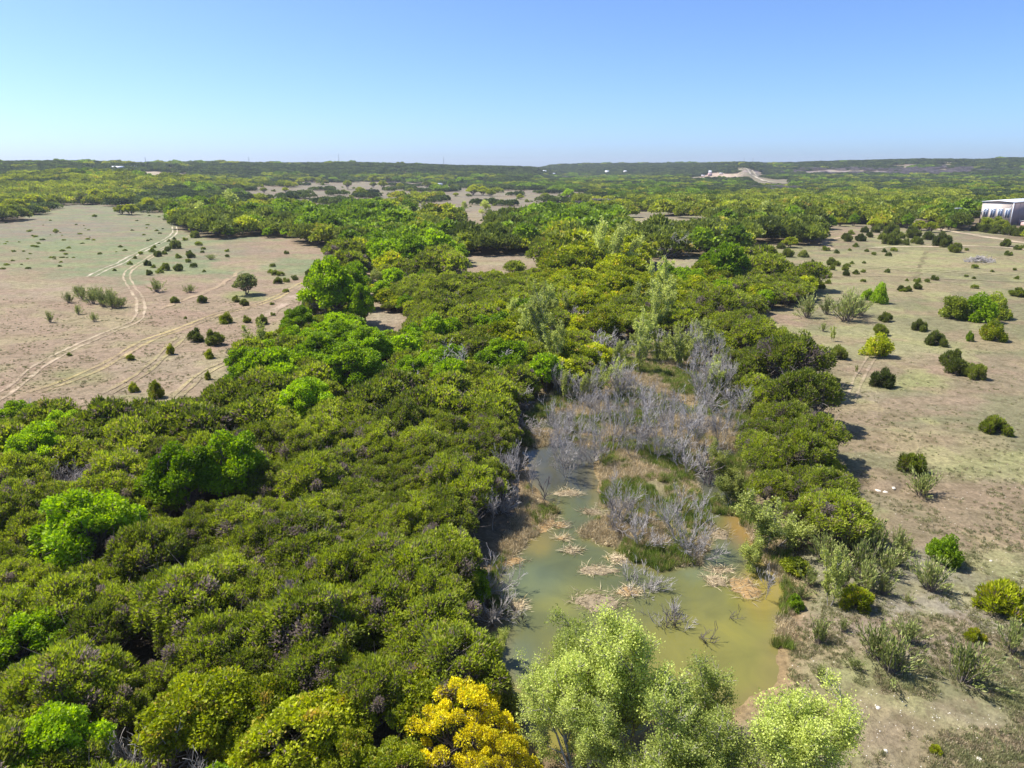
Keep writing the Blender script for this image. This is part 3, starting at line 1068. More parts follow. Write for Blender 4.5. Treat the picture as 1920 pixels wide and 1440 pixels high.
PROTO['dead'] = []
for v in range(5):
    rng = rng_()
    w, t = bare_tree(rng, 4.6, 0.085, nst=1 + v % 3, n=(10, 6, 3), ang=0.62, lean=0.10 + 0.12 * (v % 3), trop=0.10, rmin=0.017)
    PROTO['dead'].append(w.mesh('dead_tree', M['deadwood']))
PROTO['thicket'] = []       # grey twiggy bush, many stems
for v in range(4):
    rng = rng_()
    w, t = bare_tree(rng, 2.8, 0.05, nst=9, lev=2, n=(9, 5), ang=0.5, lean=0.5, trop=0.07, rmin=0.016, ln=0.5)
    PROTO['thicket'].append(w.mesh('dead_bush', M['deadwood']))
PROTO['snag'] = []          # thin dead poles in the water
for v in range(3):
    rng = rng_()
    w, t = bare_tree(rng, 2.6, 0.055, nst=2 + v, lev=2, n=(4, 2), ang=0.45, lean=0.13, rmin=0.026)
    PROTO['snag'].append(w.mesh('snag', M['darkwood']))
PROTO['greytree'] = []
for v in range(3):
    rng = rng_()
    w, t = bare_tree(rng, 5.2, 0.12, nst=3, lev=3, n=(8, 6, 4), ang=0.75, lean=0.45, rmin=0.018, ln=0.5)
    PROTO['greytree'].append(w.mesh('bare_tree', M['deadwood']))
for nm, mat, cnt in (('cotton', 'cotton', 5), ('willow', 'willow', 3), ('palefull', 'cotton', 3)):
    PROTO[nm] = []
    for v in range(cnt):
        rng = rng_()
        big = nm == 'cotton'
        w, t = bare_tree(rng, 6.4 if big else 4.6, 0.16 if big else 0.09, nst=4 if big else 3, lev=3, n=(11, 8, 5) if big else (9, 7, 3), ang=0.62, lean=0.32, trop=0.10, rmin=0.014, ln=0.44)
        lv = leaves_on(rng, t, 24 if big else 16, 0.12 if big else .19, 0.088 if big else .13, 0.19)
        PROTO[nm].append((w.mesh(nm + '_trunk', M['palebark']), lv.mesh(nm + '_crown', M[mat])))
PROTO['bloom'] = []
for v in range(2):
    rng = rng_()
    lob = lobes_dome(rng, 60, 2.9, 0.8, 3.9)
    w = Wood()
    stems_to(rng, w, lob, 0.08, 0.8, twigs=2, twr=0.014, split=5)
    PROTO['bloom'].append((w.mesh('bloom_stems', M['bark']), crown_from_lobes(rng, lob, 0.36, 24000, 0.12, 0.08, 0.4, 0.8, 1.1, fill=.25, drytwig=.3).mesh('bloom_crown', M['yellow'])))
# slender half-bare tree with pale new leaves
PROTO['slender'] = []
for v in range(4):
    rng = rng_()
    w, t = bare_tree(rng, 6.8, 0.08, nst=3, lev=2, n=(16, 6), ang=0.45, lean=0.12, trop=0.12, rmin=0.016, ln=0.28)
    lv = leaves_on(rng, t, 13, 0.24, 0.16, 0.12)
    PROTO['slender'].append((w.mesh('slender_trunk', M['palebark']), lv.mesh('slender_crown', M['pale'])))
# broom: upright green stems fanning from the base
PROTO['broom'] = []
for v in range(5):
    rng = rng_()
    w = Wood()
    P, D = [], []
    for k in range(34):
        a, e = rng.uniform(0, 6.28), abs(rng.normal(0, 0.42))
        d = np.array([math.cos(a) * math.sin(e), math.sin(a) * math.sin(e), math.cos(e)])
        L_ = rng.uniform(0.9, 1.75)
        b = np.array([math.cos(a), math.sin(a), 0]) * rng.uniform(0, 0.22)
        pt = b + d * L_
        limb(rng, w, b - (0, 0, .1), pt, 0.02, 0.009, 4, 0.08, 3)
        m_ = 26
        kk = rng.uniform(0.3, 1.08, m_)[:, None]
        P.append(b + d * L_ * kk + rng.normal(size=(m_, 3)) * 0.06)
        D.append(np.tile(d, (m_, 1)) * 1.6 + rng.normal(size=(m_, 3)) * 0.4)
    P, D = np.vstack(P), np.vstack(D)
    lv = Leaves()
    lv.add(*cards(rng, P, D, 0.24, 0.055, np.clip(rng.normal(0, .5, len(P)), -1, 1)))
    PROTO['broom'].append((w.mesh('broom_stems', M['bark']), lv.mesh('broom_foliage', M['broom'])))
# open-grown juniper bush: leaves down to the ground, spiky tips
PROTO['bush'] = []
for v in range(5):
    rng = rng_()
    lob = lobes_dome(rng, 15, 1.15, 0.12, 1.5) * np.array([rng.uniform(.75, 1.15), rng.uniform(.75, 1.15), 1]) + rng.normal(size=(15, 3)) * (.16, .16, .12)
    w = Wood()
    stems_to(rng, w, lob, 0.06, 0.3, twigs=1, twr=0.012, split=4)
    lv = crown_from_lobes(rng, lob, 0.30, 4600, 0.36, 0.085, 1.1, 0.4, 1.5, drytwig=.5, low=True)
    PROTO['bush'].append((w.mesh('bush_stems', M['bark']), lv.mesh('bush_foliage', M['juniper_mid'])))
PROTO['leafy'] = []
for v in range(4):
    rng = rng_()
    lob = lobes_dome(rng, 20, 1.15, 0.25, 1.7)
    w = Wood()
    stems_to(rng, w, lob, 0.05, 0.3, twigs=2, twr=0.012, split=4)
    lv = crown_from_lobes(rng, lob, 0.36, 5000, 0.17, 0.11, 0.3, 0.9, 1.0, low=True)
    PROTO['leafy'].append((w.mesh('bush_stems', M['bark']), lv.mesh('bush_foliage', M['elm'])))
PROTO['dot'] = []
for v in range(4):
    rng = rng_()
    lob = lobes_dome(rng, 9, 1.0, 0.1, 1.3) + rng.normal(size=(9, 3)) * (.2, .2, .1)
    lv = crown_from_lobes(rng, lob, 0.42, 700, 0.42, 0.2, 0.8, 0.4, 1.1, low=True)
    PROTO['dot'].append(lv.mesh('bush_foliage', M['juniper_mid']))


def recolour(mesh, mat):
    c = mesh.copy()
    c.materials[0] = mat
    return c


# reeds and mats
def blade_clump(rng, n, rad, L, lean, W=0.045):
    a = rng.uniform(0, 6.28, n)
    r = rad * np.sqrt(rng.random(n))
    P = np.stack([np.cos(a) * r, np.sin(a) * r, np.full(n, -0.05)], 1)
    e = np.abs(rng.normal(0, lean, n))
    b = rng.uniform(0, 6.28, n)
    D = np.stack([np.cos(b) * np.sin(e), np.sin(b) * np.sin(e), np.cos(e)], 1)
    D[:, 2] = np.maximum(D[:, 2], 0.06)
    lv = Leaves()
    lv.add(*cards(rng, P, D, L * rng.uniform(0.5, 1.2, n), W, np.clip(rng.normal(0, .5, n), -1, 1)))
    return lv


PROTO['reed'] = [blade_clump(rng_(), 70, 0.45, 1.15, 0.28, 0.05).mesh('reed', M['reed']) for _ in range(4)]
PROTO['strawc'] = [blade_clump(rng_(), 80, 0.6, 0.8, 1.15, 0.05).mesh('straw', M['straw']) for _ in range(4)]
PROTO['tuft'] = [blade_clump(rng_(), 34, 0.22, 0.30, 0.55, 0.035).mesh('tuft', M['grass']) for _ in range(4)]

# far woodland patches: several crowns in one instanced piece
for kind, mat, n_c, hh in (('juniper', 'juniper_far', 11, 4.8), ('oak', 'oak_far', 6, 7.0), ('elm', 'elm_far', 6, 8.0), ('grey', 'greytwig', 12, 4.5)):
    PROTO[kind, 3] = []
    for v in range(4):
        rng = rng_()
        lv = Leaves()
        for c in range(n_c):
            a, r = rng.uniform(0, 6.28), 11.5 * math.sqrt(rng.random())
            R_ = rng.uniform(2.6, 4.4) if kind == 'juniper' else rng.uniform(4.0, 6.5)
            Hc = hh * rng.uniform(0.75, 1.25)
            n = 130 if kind == 'juniper' else 220
            d = rng.normal(size=(n, 3))
            d /= np.linalg.norm(d, axis=1)[:, None]
            d[:, 2] = np.abs(d[:, 2])
            p = np.array([math.cos(a) * r, math.sin(a) * r, Hc * 0.35]) + d * np.array([R_, R_, Hc * 0.62]) * rng.uniform(0.8, 1.05, n)[:, None]
            thin = 0.25 if kind == 'grey' else 1
            lv.add(*cards(rng, p, d + rng.normal(size=(n, 3)) * 0.6 + (0, 0, 0.3), 1.9, 1.3 * thin, np.clip(rng.normal(0, .4, n) + rng.uniform(-.6, .6), -1, 1)))
        PROTO[kind, 3].append((None, lv.mesh(kind + '_clump', M[mat])))


# ---------------------------------------------------------------- placing
def tree(name, label, cat, proto, loc, scl, rz, group=None, parts=('trunk', 'crown')):
    root = link(name, None, label=label, cat=cat, group=group, loc=loc, rot=(0, 0, rz), scl=scl)
    for nm, me_ in zip(parts, proto):
        if me_ is not None:
            link(nm, me_, root)
    return root


GN = {}


def stuff(name, label, meshes, pts, rot, scl, var):
    """uncountable vegetation: one object whose geometry nodes set the given pieces on its points"""
    if not len(pts):
        return
    pc = bpy.data.collections.new(name + '_pieces')
    for k, me_ in enumerate(meshes):
        o = bpy.data.objects.new('%s_piece_%02d' % (name, k), me_)
        pc.objects.link(o)
    me = bpy.data.meshes.new(name)
    me.vertices.add(len(pts))
    me.vertices.foreach_set('co', np.asarray(pts, np.float32).ravel())
    for nm, ty, arr in (('rz', 'FLOAT', rot), ('sc', 'FLOAT', scl), ('pick', 'INT', var)):
        a = me.attributes.new(nm, ty, 'POINT')
        a.data.foreach_set('value', np.asarray(arr, np.int32 if ty == 'INT' else np.float32))
    o = link(name, me, label=label, kind='stuff')
    ng = bpy.data.node_groups.new(name + '_nodes', 'GeometryNodeTree')
    ng.interface.new_socket('Geometry', in_out='INPUT', socket_type='NodeSocketGeometry')
    ng.interface.new_socket('Geometry', in_out='OUTPUT', socket_type='NodeSocketGeometry')
    N, L = ng.nodes, ng.links
    gi, go = N.new('NodeGroupInput'), N.new('NodeGroupOutput')
    ci = N.new('GeometryNodeCollectionInfo')
    ci.inputs['Collection'].default_value = pc
    ci.inputs['Separate Children'].default_value = True
    ci.inputs['Reset Children'].default_value = True
    ip = N.new('GeometryNodeInstanceOnPoints')
    ip.inputs['Pick Instance'].default_value = True

    def na_(nm, ty):
        n = N.new('GeometryNodeInputNamedAttribute')
        n.data_type = ty
        n.inputs['Name'].default_value = nm
        return n.outputs['Attribute']
    cx = N.new('ShaderNodeCombineXYZ')
    L.new(na_('rz', 'FLOAT'), cx.inputs['Z'])
    L.new(gi.outputs[0], ip.inputs['Points'])
    L.new(ci.outputs[0], ip.inputs['Instance'])
    L.new(na_('pick', 'INT'), ip.inputs['Instance Index'])
    L.new(cx.outputs[0], ip.inputs['Rotation'])
    L.new(na_('sc', 'FLOAT'), ip.inputs['Scale'])
    L.new(ip.outputs[0], go.inputs[0])
    md = o.modifiers.new('scatter', 'NODES')
    md.node_group = ng
    return o

RS_ = np.random.default_rng(77)
ORD_ = ['nearest', 'second nearest', 'third nearest', 'fourth nearest', 'fifth nearest', 'sixth nearest', 'seventh nearest', 'eighth nearest', 'ninth nearest', 'tenth nearest',
       'eleventh nearest', 'twelfth nearest', 'thirteenth nearest', 'fourteenth nearest', 'fifteenth nearest', 'sixteenth nearest', 'seventeenth nearest', 'eighteenth nearest',
       'nineteenth nearest', 'twentieth nearest', 'twenty-first nearest', 'twenty-second nearest', 'twenty-third nearest', 'twenty-fourth nearest', 'twenty-fifth nearest',
       'twenty-sixth nearest', 'twenty-seventh nearest', 'twenty-eighth nearest', 'twenty-ninth nearest', 'thirtieth nearest']
_T = ['', '', 'twenty', 'thirty', 'forty', 'fifty', 'sixty', 'seventy', 'eighty', 'ninety']
_U = ['', 'first', 'second', 'third', 'fourth', 'fifth', 'sixth', 'seventh', 'eighth', 'ninth']
ORD = ORD_[:19] + [(_T[k // 10][:-1] + 'ieth' if k % 10 == 0 else _T[k // 10] + '-' + _U[k % 10]) + ' nearest' for k in range(20, 100)]
LAND = [(250, 500, 'the fork of the pale ruts'), (463, 550, 'the round grey tree in the left field'), (625, 420, 'the far field edge grove'), (250, 738, 'the yellow-green saplings'),
        (370, 640, 'the paired junipers'), (1835, 488, 'the brush pile'), (1590, 600, 'the willow tussocks'), (1830, 600, 'the wide leafy thicket'), (1640, 905, 'the eroded bank'),
        (1770, 1055, 'the bright round bush'), (1560, 1150, 'the thin shore tree'), (1650, 740, 'the faint sandy ruts'), (1690, 450, 'the power pole'), (1440, 480, 'the right woodland edge'),
        (1700, 1330, 'the near grassy slope'), (1230, 1000, 'the reed island'), (1480, 1060, 'the pond bank'), (1270, 715, 'the wet meadow'), (1130, 660, 'the oak behind the marsh')]
LW = [(float(a[0]), float(b[0]), t) for (a, b), t in ((gp(l[0], l[1]), l[2]) for l in LAND)]


def at(px, py, over=0.0):
    x, y = gp(px, py, over)
    x, y = float(x[0]), float(y[0])
    z = float(height(np.array([x]), np.array([y]))[0])
    return x, y, z


def depth(x, y, z):
    return y * CP - (z - H) * SP


pending = []      # (object, phrase, kind key, x, y) whose label is finished once all are known


def finish_labels():
    buckets = {}
    for o, phrase, x, y in pending:
        d = [math.hypot(x - a, y - b) for a, b, _ in LW]
        k = int(np.argmin(d))
        buckets.setdefault((phrase, k), []).append((d[k], o))
    for (phrase, k), rows in buckets.items():
        rows.sort(key=lambda r: r[0])
        for i_, (d, o) in enumerate(rows):
            if len(rows) == 1:
                o['label'] = '%s near %s' % (phrase, LW[k][2])
            else:
                o['label'] = '%s, %s to %s' % (phrase, ORD[min(i_, len(ORD) - 1)], LW[k][2])


def put(kind, px, py, wpx, phrase, name, cat, group=None, native=3.0, hs=1.0, parts=('stems', 'foliage'), mats=None, label=None, byheight=False):
    x, y, z = at(px, py)
    s = wpx * depth(x, y, z) / FPX / native
    pr = PROTO[kind][RS_.integers(len(PROTO[kind]))]
    rz = RS_.uniform(0, 6.28)
    sc = (s, s, s * hs)
    if not isinstance(pr, tuple):
        o = link(name, pr, label=label or phrase, cat=cat, group=group, loc=(x, y, z), rot=(0, 0, rz), scl=sc)
    else:
        if mats:
            pr = (pr[0], MC(pr[1], mats)) + tuple(pr[2:])
        o = tree(name, label or phrase, cat, pr, (x, y, z), sc, rz, group, parts)
    if label is None:
        pending.append((o, phrase, x, y))
    return o


_mc = {}


def MC(me_, mat):
    k = (me_.name, mat)
    if k not in _mc:
        _mc[k] = recolour(me_, M[mat])
    return _mc[k]


RESERVE = []      # x, y, radius kept free of the random forest


def special(kind, px, py, wpx, label, name, cat, over, native, hs=1.0, lod=0, mat=None, var=None, group=None, res=0.40, parts=('trunk', 'crown')):
    """a tree whose crown centre is seen at px,py with crown width wpx; 'over' = height of the crown centre"""
    x, y = gp(px, py, over)
    x, y = float(x[0]), float(y[0])
    z = float(height(np.array([x]), np.array([y]))[0])
    wid = wpx * depth(x, y, z + over) / FPX
    s = wid / native
    lst = PROTO[kind, lod] if (kind, lod) in PROTO else PROTO[kind]
    pr = lst[(var if var is not None else RS_.integers(len(lst))) % len(lst)]
    if not isinstance(pr, tuple):
        pr = (pr,)
        parts = ('branches',)
    if mat:
        pr = (pr[0], MC(pr[1], mat))
    o = tree(name, label, cat, pr[:2], (x, y, z - 0.05), (s, s, s * hs), RS_.uniform(0, 6.28), group, parts)
    RESERVE.append((x, y, wid * res))
    if kind != 'bloom' and py > 700:
        RESERVE.append((x, y - wid * .42, wid * .30))
    if kind == 'bloom':
        RESERVE.append((x, y - wid * .55, wid * .42))
    return o


# ---- trees that others are described from
CAN = [(165, 1060, 'the largest bright elm'), (390, 950, 'the broad bright pair of elms'), (655, 745, 'the vivid domed elms'), (575, 790, 'the lowest domed elm'), (620, 605, 'the field corner grove'), (770, 715, 'the lone elm right of the domed ones'),
       (70, 890, 'the elm near the left frame edge'), (115, 830, 'the dark elm at the field boundary'), (355, 820, 'the yellow-green tree by the bare field'), (30, 1260, 'the broad left-edge elm'), (880, 1110, 'the elm leaning over the pond'), (870, 1400, 'the yellow-blooming trees'),
       (1120, 1400, 'the near cottonwoods'), (1440, 1440, 'the right-hand cottonwoods'), (975, 1340, 'the small silvery tree'), (1130, 660, 'the yellow-olive oak'), (1015, 690, 'the pale tree grove'), (1230, 650, 'the tall slender trees'), (905, 730, 'the bare grey crown'), (1445, 1010, 'the half-bare silvery tree'),
       (925, 990, 'the leaning dead tree'), (1000, 925, 'the shaded inlet'), (940, 500, 'the small back clearing'), (1500, 560, 'the dark east wood'), (1250, 480, 'the dark back junipers'), (720, 575, 'the bend of the sandy path'), (500, 1300, 'the canopy gap with grey twigs'), (120, 1300, 'the sandy canopy gap'), (650, 1100, 'the canopy middle'), (480, 720, 'the field boundary point'),
       (840, 620, 'the path end'), (330, 1180, 'the canopy left of its middle'), (700, 1250, 'the dark canopy above the yellow bloom'), (650, 900, 'the canopy halfway to the inlet'), (850, 780, 'the canopy above the inlet')]
LWC = [(float(a[0]), float(b[0]), t) for (a, b), t in ((gp(l[0], l[1]), l[2]) for l in CAN)]

# ---- single trees that stand out
BR = 'bright_elm_tree'
for (px, py, w, lab, mat, k, hs) in [
    (165, 1000, 175, 'largest bright green elm, rising over the junipers beside a bare grey tree', None, 'elm', 1.0),
    (345, 905, 138, 'bright green elm, left half of the broad pair in the middle of the juniper canopy', None, 'elm', 1.12),
    (436, 885, 138, 'bright green elm, right half of the broad pair in the middle of the juniper canopy', None, 'elm', 1.12),
    (660, 700, 120, 'vivid green domed elm, the right-hand front one behind the canopy clearing', None, 'elm', .9),
    (690, 655, 95, 'vivid green elm just behind the front domed one', None, 'elm', .9),
    (600, 655, 95, 'green elm to the left of the domed elms', None, 'elm', .8),
    (575, 745, 105, 'vivid green elm standing lowest and leftmost of the domed elms', None, 'elm', .9),
    (620, 575, 110, 'tall bright elm at the field corner, biggest of that grove', None, 'elm', 1.15),
    (680, 580, 55, 'narrow bright elm on the right end of the field corner grove', None, 'elm', 1.5),
    (655, 550, 75, 'bright elm at the back of the field corner grove', None, 'elm', 1.1),
    (560, 600, 70, 'light elm at the left end of the field corner grove', None, 'elm', .9),
    (770, 678, 65, 'bright green elm alone to the right of the domed elms', None, 'elm', .9),
    (70, 835, 100, 'bright elm near the left edge of the woods below the field', None, 'elm', 1.1),
    (115, 785, 85, 'dark bright-topped elm where the woods meet the left field', None, 'elm', .9),
    (30, 765, 80, 'elm at the far left end of the field boundary', None, 'elm', .9),
    (355, 780, 75, 'yellow-green tree pushing out of the junipers near the bare field', 'oak', 'elm', 1.0),
    (35, 1185, 160, 'broad green elm at the left edge, beside the leaning bare tree', None, 'elm', .9),
    (170, 1115, 100, 'light green elm under the largest bright elm', None, 'elm', .8),
    (880, 1045, 85, 'light green elm leaning over the west bank of the pond', None, 'elm', 1.0),
    (935, 655, 60, 'green elm in front of the tall pale grove', None, 'elm', 1.1),
    (700, 755, 70, 'deep green elm beside the leftmost domed elms', None, 'elm', .7)]:
    special(k, px, py, w, lab, BR if not mat else 'yellow_green_tree', 'tree', 4.3, 6.8, hs, 0, mat)
for (px, py, w, lab, mat) in [
    (865, 1350, 215, 'shrubby tree covered in bright yellow bloom, upper part of the yellow pair', 'yellow'),
    (935, 1410, 170, 'shrubby tree in bright yellow bloom, lower right of the yellow pair', 'yellow')]:
    special('bloom', px, py, w, lab, 'yellow_flowering_tree', 'tree', 2.8, 6.2, 1.05, 0, None, res=.38)
special('oak', 740, 1405, 170, 'yellow-green oak left of the yellow flowering trees', 'oak_tree', 'tree', 3.6, 8.2, .9, 0)
special('oak', 560, 1420, 150, 'yellow-green oak at the bottom of the canopy, left of its neighbour oak', 'oak_tree', 'tree', 3.6, 8.2, .9, 0)
for n_, (px, py, w, lab, v, hs) in enumerate([
    (1090, 1245, 150, 'pale green cottonwood by the pond, the tall back one of the left clump', 0, 1.15),
    (1180, 1305, 200, 'broad pale green cottonwood in the centre of the near pond edge', 1, 1.0),
    (1085, 1365, 150, 'pale cottonwood in front on the left of the near pond edge', 2, 1.0),
    (1215, 1390, 180, 'green cottonwood at the very front of the left clump', 3, .9),
    (1375, 1345, 185, 'pale yellow-green cottonwood at the pond corner, tallest of the right clump', 4, .8),
    (1465, 1395, 205, 'pale yellow-green cottonwood, front right of the right clump', 0, .9),
    (1345, 1445, 120, 'pale cottonwood beside the brown pool at the bottom', 2, .9)]):
    special('cotton', px, py, w, lab, 'cottonwood_tree', 'tree', 4.2, 5.5, hs, 0, None if n_ not in (3,) else None, v, res=.3)
special('palefull', 975, 1290, 75, 'small silvery green tree on the west bank at the near end of the pond', 'silvery_tree', 'tree', 2.5, 5.0, 1.1, mat='pale')
special('palefull', 928, 1180, 40, 'small silvery sapling overhanging the dark bank water', 'silvery_tree', 'tree', 2.5, 5.0, 1.6, mat='pale')
special('palefull', 1445, 975, 105, 'half-bare silvery tree on the east bank beside the round junipers', 'silvery_tree', 'tree', 2.6, 5.0, .95, mat='pale')
special('palefull', 1425, 1010, 60, 'thin light green tree at the east waterline', 'silvery_tree', 'tree', 2.6, 5.0, 1.2, mat='pale')
special('palefull', 1380, 900, 60, 'pale willow at the east waterline below the juniper strip', 'willow_tree', 'tree', 2.5, 5.0, 1.1, mat='willow')
special('palefull', 1360, 850, 50, 'pale willow at the head of the east channel', 'willow_tree', 'tree', 2.5, 5.0, 1.2, mat='willow')
special('oak', 1130, 610, 100, 'yellow-olive oak above the dead thicket at the head of the marsh', 'oak_tree', 'tree', 3.6, 8.2, 1.0, 0)
special('oak', 1160, 550, 90, 'golden oak just behind the yellow-olive oak', 'oak_tree', 'tree', 3.6, 8.2, 1.0, 1)
for (px, py, w, hs, lab) in [(1015, 640, 70, 1.15, 'tall pale tree with dense fresh leaves, middle of the pale grove'), (1050, 660, 50, 1.2, 'tall pale tree on the right of the pale grove'), (985, 620, 45, 1.1, 'tall pale tree on the left of the pale grove'),
                         (1225, 600, 50, 1.3, 'tall slender pale tree with bare lower stems above the marsh'), (1205, 640, 45, 1.2, 'slender pale tree left of the tallest one above the marsh'),
                         (1250, 585, 50, 1.2, 'slender pale tree right of the tallest one above the marsh'), (1240, 545, 50, 1.1, 'slender pale tree behind the tallest one'),
                         (1325, 640, 55, .9, 'pale leafy tree in the marsh edge under the dark juniper'), (1190, 570, 40, 1.1, 'slender pale tree next to the golden oak'),
                         (1150, 500, 60, 1.0, 'light yellow-green tree at the end of the back clearing'), (1120, 490, 60, 1.0, 'light yellow-green tree, second from the back clearing'), (1175, 480, 50, 1.0, 'light tree in front of the dark back junipers')]:
    special('slender', px, py, w, lab, 'slender_pale_tree', 'tree', 4.0, 4.4, hs, res=.3)

# east strip of round junipers and the dark wood above it
EJ = [(1500, 770, 150), (1530, 830, 125), (1480, 800, 110), (1445, 780, 80), (1440, 870, 100), (1450, 910, 100), (1545, 930, 130), (1500, 955, 80), (1500, 900, 90), (1555, 880, 80),
      (1480, 710, 150), (1510, 690, 100), (1440, 690, 100), (1420, 650, 110), (1390, 625, 90), (1460, 660, 90), (1350, 600, 110), (1370, 680, 70), (1420, 740, 60)]
for n_, (px, py, w) in enumerate(EJ):
    lab = ['widest', 'lobed', 'olive', 'dark', 'low', 'rounded', 'tall', 'small', 'squat', 'spreading'][n_ % 10]
    o = special('juniper', px, py, w, None, 'juniper_tree', 'tree', 2.6, 5.9, 0.95, 0)
    tx, ty = o.location.x, o.location.y
    o['label'] = 'round olive juniper of the strip east of the pond, number %d counted from the pond' % (n_ + 1)
    o['group'] = 'round junipers east of the pond'
    EJ[n_] = o
names = ['first', 'second', 'third', 'fourth', 'fifth', 'sixth', 'seventh', 'eighth', 'ninth', 'tenth', 'eleventh', 'twelfth', 'thirteenth', 'fourteenth', 'fifteenth', 'sixteenth', 'seventeenth', 'eighteenth', 'nineteenth']
for n_, o in enumerate(sorted(EJ, key=lambda o: o.location.y)):
    o['label'] = 'round olive juniper east of the pond, %s of the strip counting from the near end' % names[n_]

# ---- dead trees of the marsh: (px, py of the foot, height in px, kind, label)
DEAD = [
    ('dead', 1067, 888, 85, 'tall bare dead tree standing in the blue inlet, with drooping twigs'),
    ('dead', 1045, 830, 75, 'bare dead tree at the west end of the flooded row'),
    ('dead', 1150, 845, 85, 'dark-stemmed dead tree, left of centre in the flooded row'),
    ('dead', 1200, 850, 95, 'spreading dead tree in the middle of the flooded row'),
    ('dead', 1272, 865, 110, 'largest dead tree of the flooded row with combed branches'),
    ('thicket', 1285, 880, 75, 'low tangle of dead branches at the foot of the largest dead tree'),
    ('dead', 1230, 870, 60, 'short dead tree with a round tangle of twigs on the reed island'),
    ('thicket', 1160, 985, 70, 'dead bush with radiating branches at the back corner of the pond'),
    ('dead', 1165, 975, 70, 'upright dead stems within the radiating dead bush'),
    ('thicket', 1202, 1018, 70, 'dead bush on the middle of the reed island shore'),
    ('dead', 1275, 1025, 95, 'tall pale dead tree on the right part of the reed island'),
    ('dead', 1210, 1005, 70, 'forked dead tree left of the tall pale one'),
    ('thicket', 1308, 1030, 70, 'pale dead bush at the east tip of the reed island'),
    ('thicket', 1190, 1093, 52, 'dead bush alone in the water below the reed island'),
    ('dead', 925, 990, 70, 'leaning dead tree with parallel branches on the west bank'),
    ('thicket', 935, 960, 60, 'dead thicket at the foot of the west bank'),
    ('dead', 970, 935, 80, 'dead tree in the shade of the west bank junipers'),
    ('dead', 1000, 925, 70, 'dead tree at the shaded mouth of the inlet'),
    ('snag', 1018, 940, 60, 'dark dead stem standing in the shaded blue water'),
    ('thicket', 920, 1100, 50, 'dead brush beside the orange silt on the west bank'),
    ('thicket', 925, 1150, 45, 'dead brush above the dark shaded water'),
    ('snag', 985, 1158, 42, 'thin forked dead stem near the west side of the open pond'),
    ('thicket', 1265, 1160, 45, 'half-sunken dead bush spreading in the open water'),
    ('snag', 1255, 1163, 45, 'dark dead stem left of the half-sunken bush'),
    ('snag', 1320, 1188, 40, 'forked dead stem in the open water right of the half-sunken bush'),
    ('snag', 1373, 1146, 30, 'small dead twigs in the water under the silt mound'),
    ('snag', 1355, 1150, 18, 'shortest dead twig standing in the water'),
    ('dead', 1438, 1108, 72, 'bare dead tree on the east waterline with a dark reflection'),
    ('dead', 1326, 795, 60, 'small dead tree at the top right of the marsh'),
    ('thicket', 1325, 758, 75, 'fan-shaped grey bush on the green bank at the head of the marsh'),
    ('thicket', 1395, 770, 65, 'dark grey twiggy bush in front of the east juniper strip'),
    ('thicket', 1100, 750, 60, 'grey twiggy bush at the upper left of the marsh'),
    ('thicket', 1165, 735, 60, 'purple-grey thicket below the yellow-olive oak'),
    ('dead', 1100, 748, 55, 'dead tree behind the upper left twiggy bush'),
    ('dead', 1120, 790, 50, 'short dead tree in the brown reeds'),
    ('dead', 1180, 800, 65, 'dead tree at the back of the flooded row'),
    ('dead', 1240, 800, 60, 'dead tree next to the small blue pool'),
    ('thicket', 1060, 800, 50, 'dead brush at the west corner of the marsh'),
    ('thicket', 1340, 840, 45, 'dead brush along the east channel'),
    ('snag', 1325, 900, 60, 'thin dead tree in the lilac east channel'),
    ('dead', 1385, 830, 55, 'brown dead tree against the east bank reeds'),
    ('dead', 1080, 870, 45, 'crooked dead tree next to the tall one in the inlet'),
    ('dead', 1300, 690, 60, 'grey bare tree at the edge of the wet meadow'),
    ('dead', 1330, 700, 60, 'second grey bare tree at the edge of the wet meadow'),
    ('dead', 1270, 680, 45, 'small grey bare tree behind the wet meadow'),
    ('dead', 1360, 720, 50, 'grey bare tree before the olive junipers'),
    ('dead', 1215, 765, 45, 'small bare tree in front of the wet meadow'),
    ('thicket', 1255, 850, 50, 'tangle of dead twigs left of the largest dead tree'),
    ('thicket', 1110, 860, 45, 'bleached branches lying over the blue inlet'),
]
for (k, px, py, h, lab) in DEAD:
    x, y, z = at(px, py)
    z = min(z, WATER_Z) if float(pond_sd(np.array([x]), np.array([y]))[0]) > 0 else z
    nat = {'dead': 5.6, 'thicket': 3.2, 'snag': 2.9}[k]
    s = h * depth(x, y, z) / FPX / nat * (1.0 if k == 'dead' else 1.35 if py > 1085 else .9)
    nm = {'dead': 'dead_tree', 'thicket': 'dead_bush', 'snag': 'dead_snag'}[k]
    pr = PROTO[k][RS_.integers(len(PROTO[k]))]
    link(nm, pr, label=lab, cat='dead tree' if k == 'dead' else 'dead bush' if k == 'thicket' else 'dead stem', group='dead trees standing in the marsh', loc=(x, y, z + 0.05), rot=(0, 0, RS_.uniform(0, 6.28)),
         scl=(s * (.82 if k == 'dead' else 1.0), s * (.82 if k == 'dead' else 1.0), s * (1.25 if k == 'dead' else 1)))

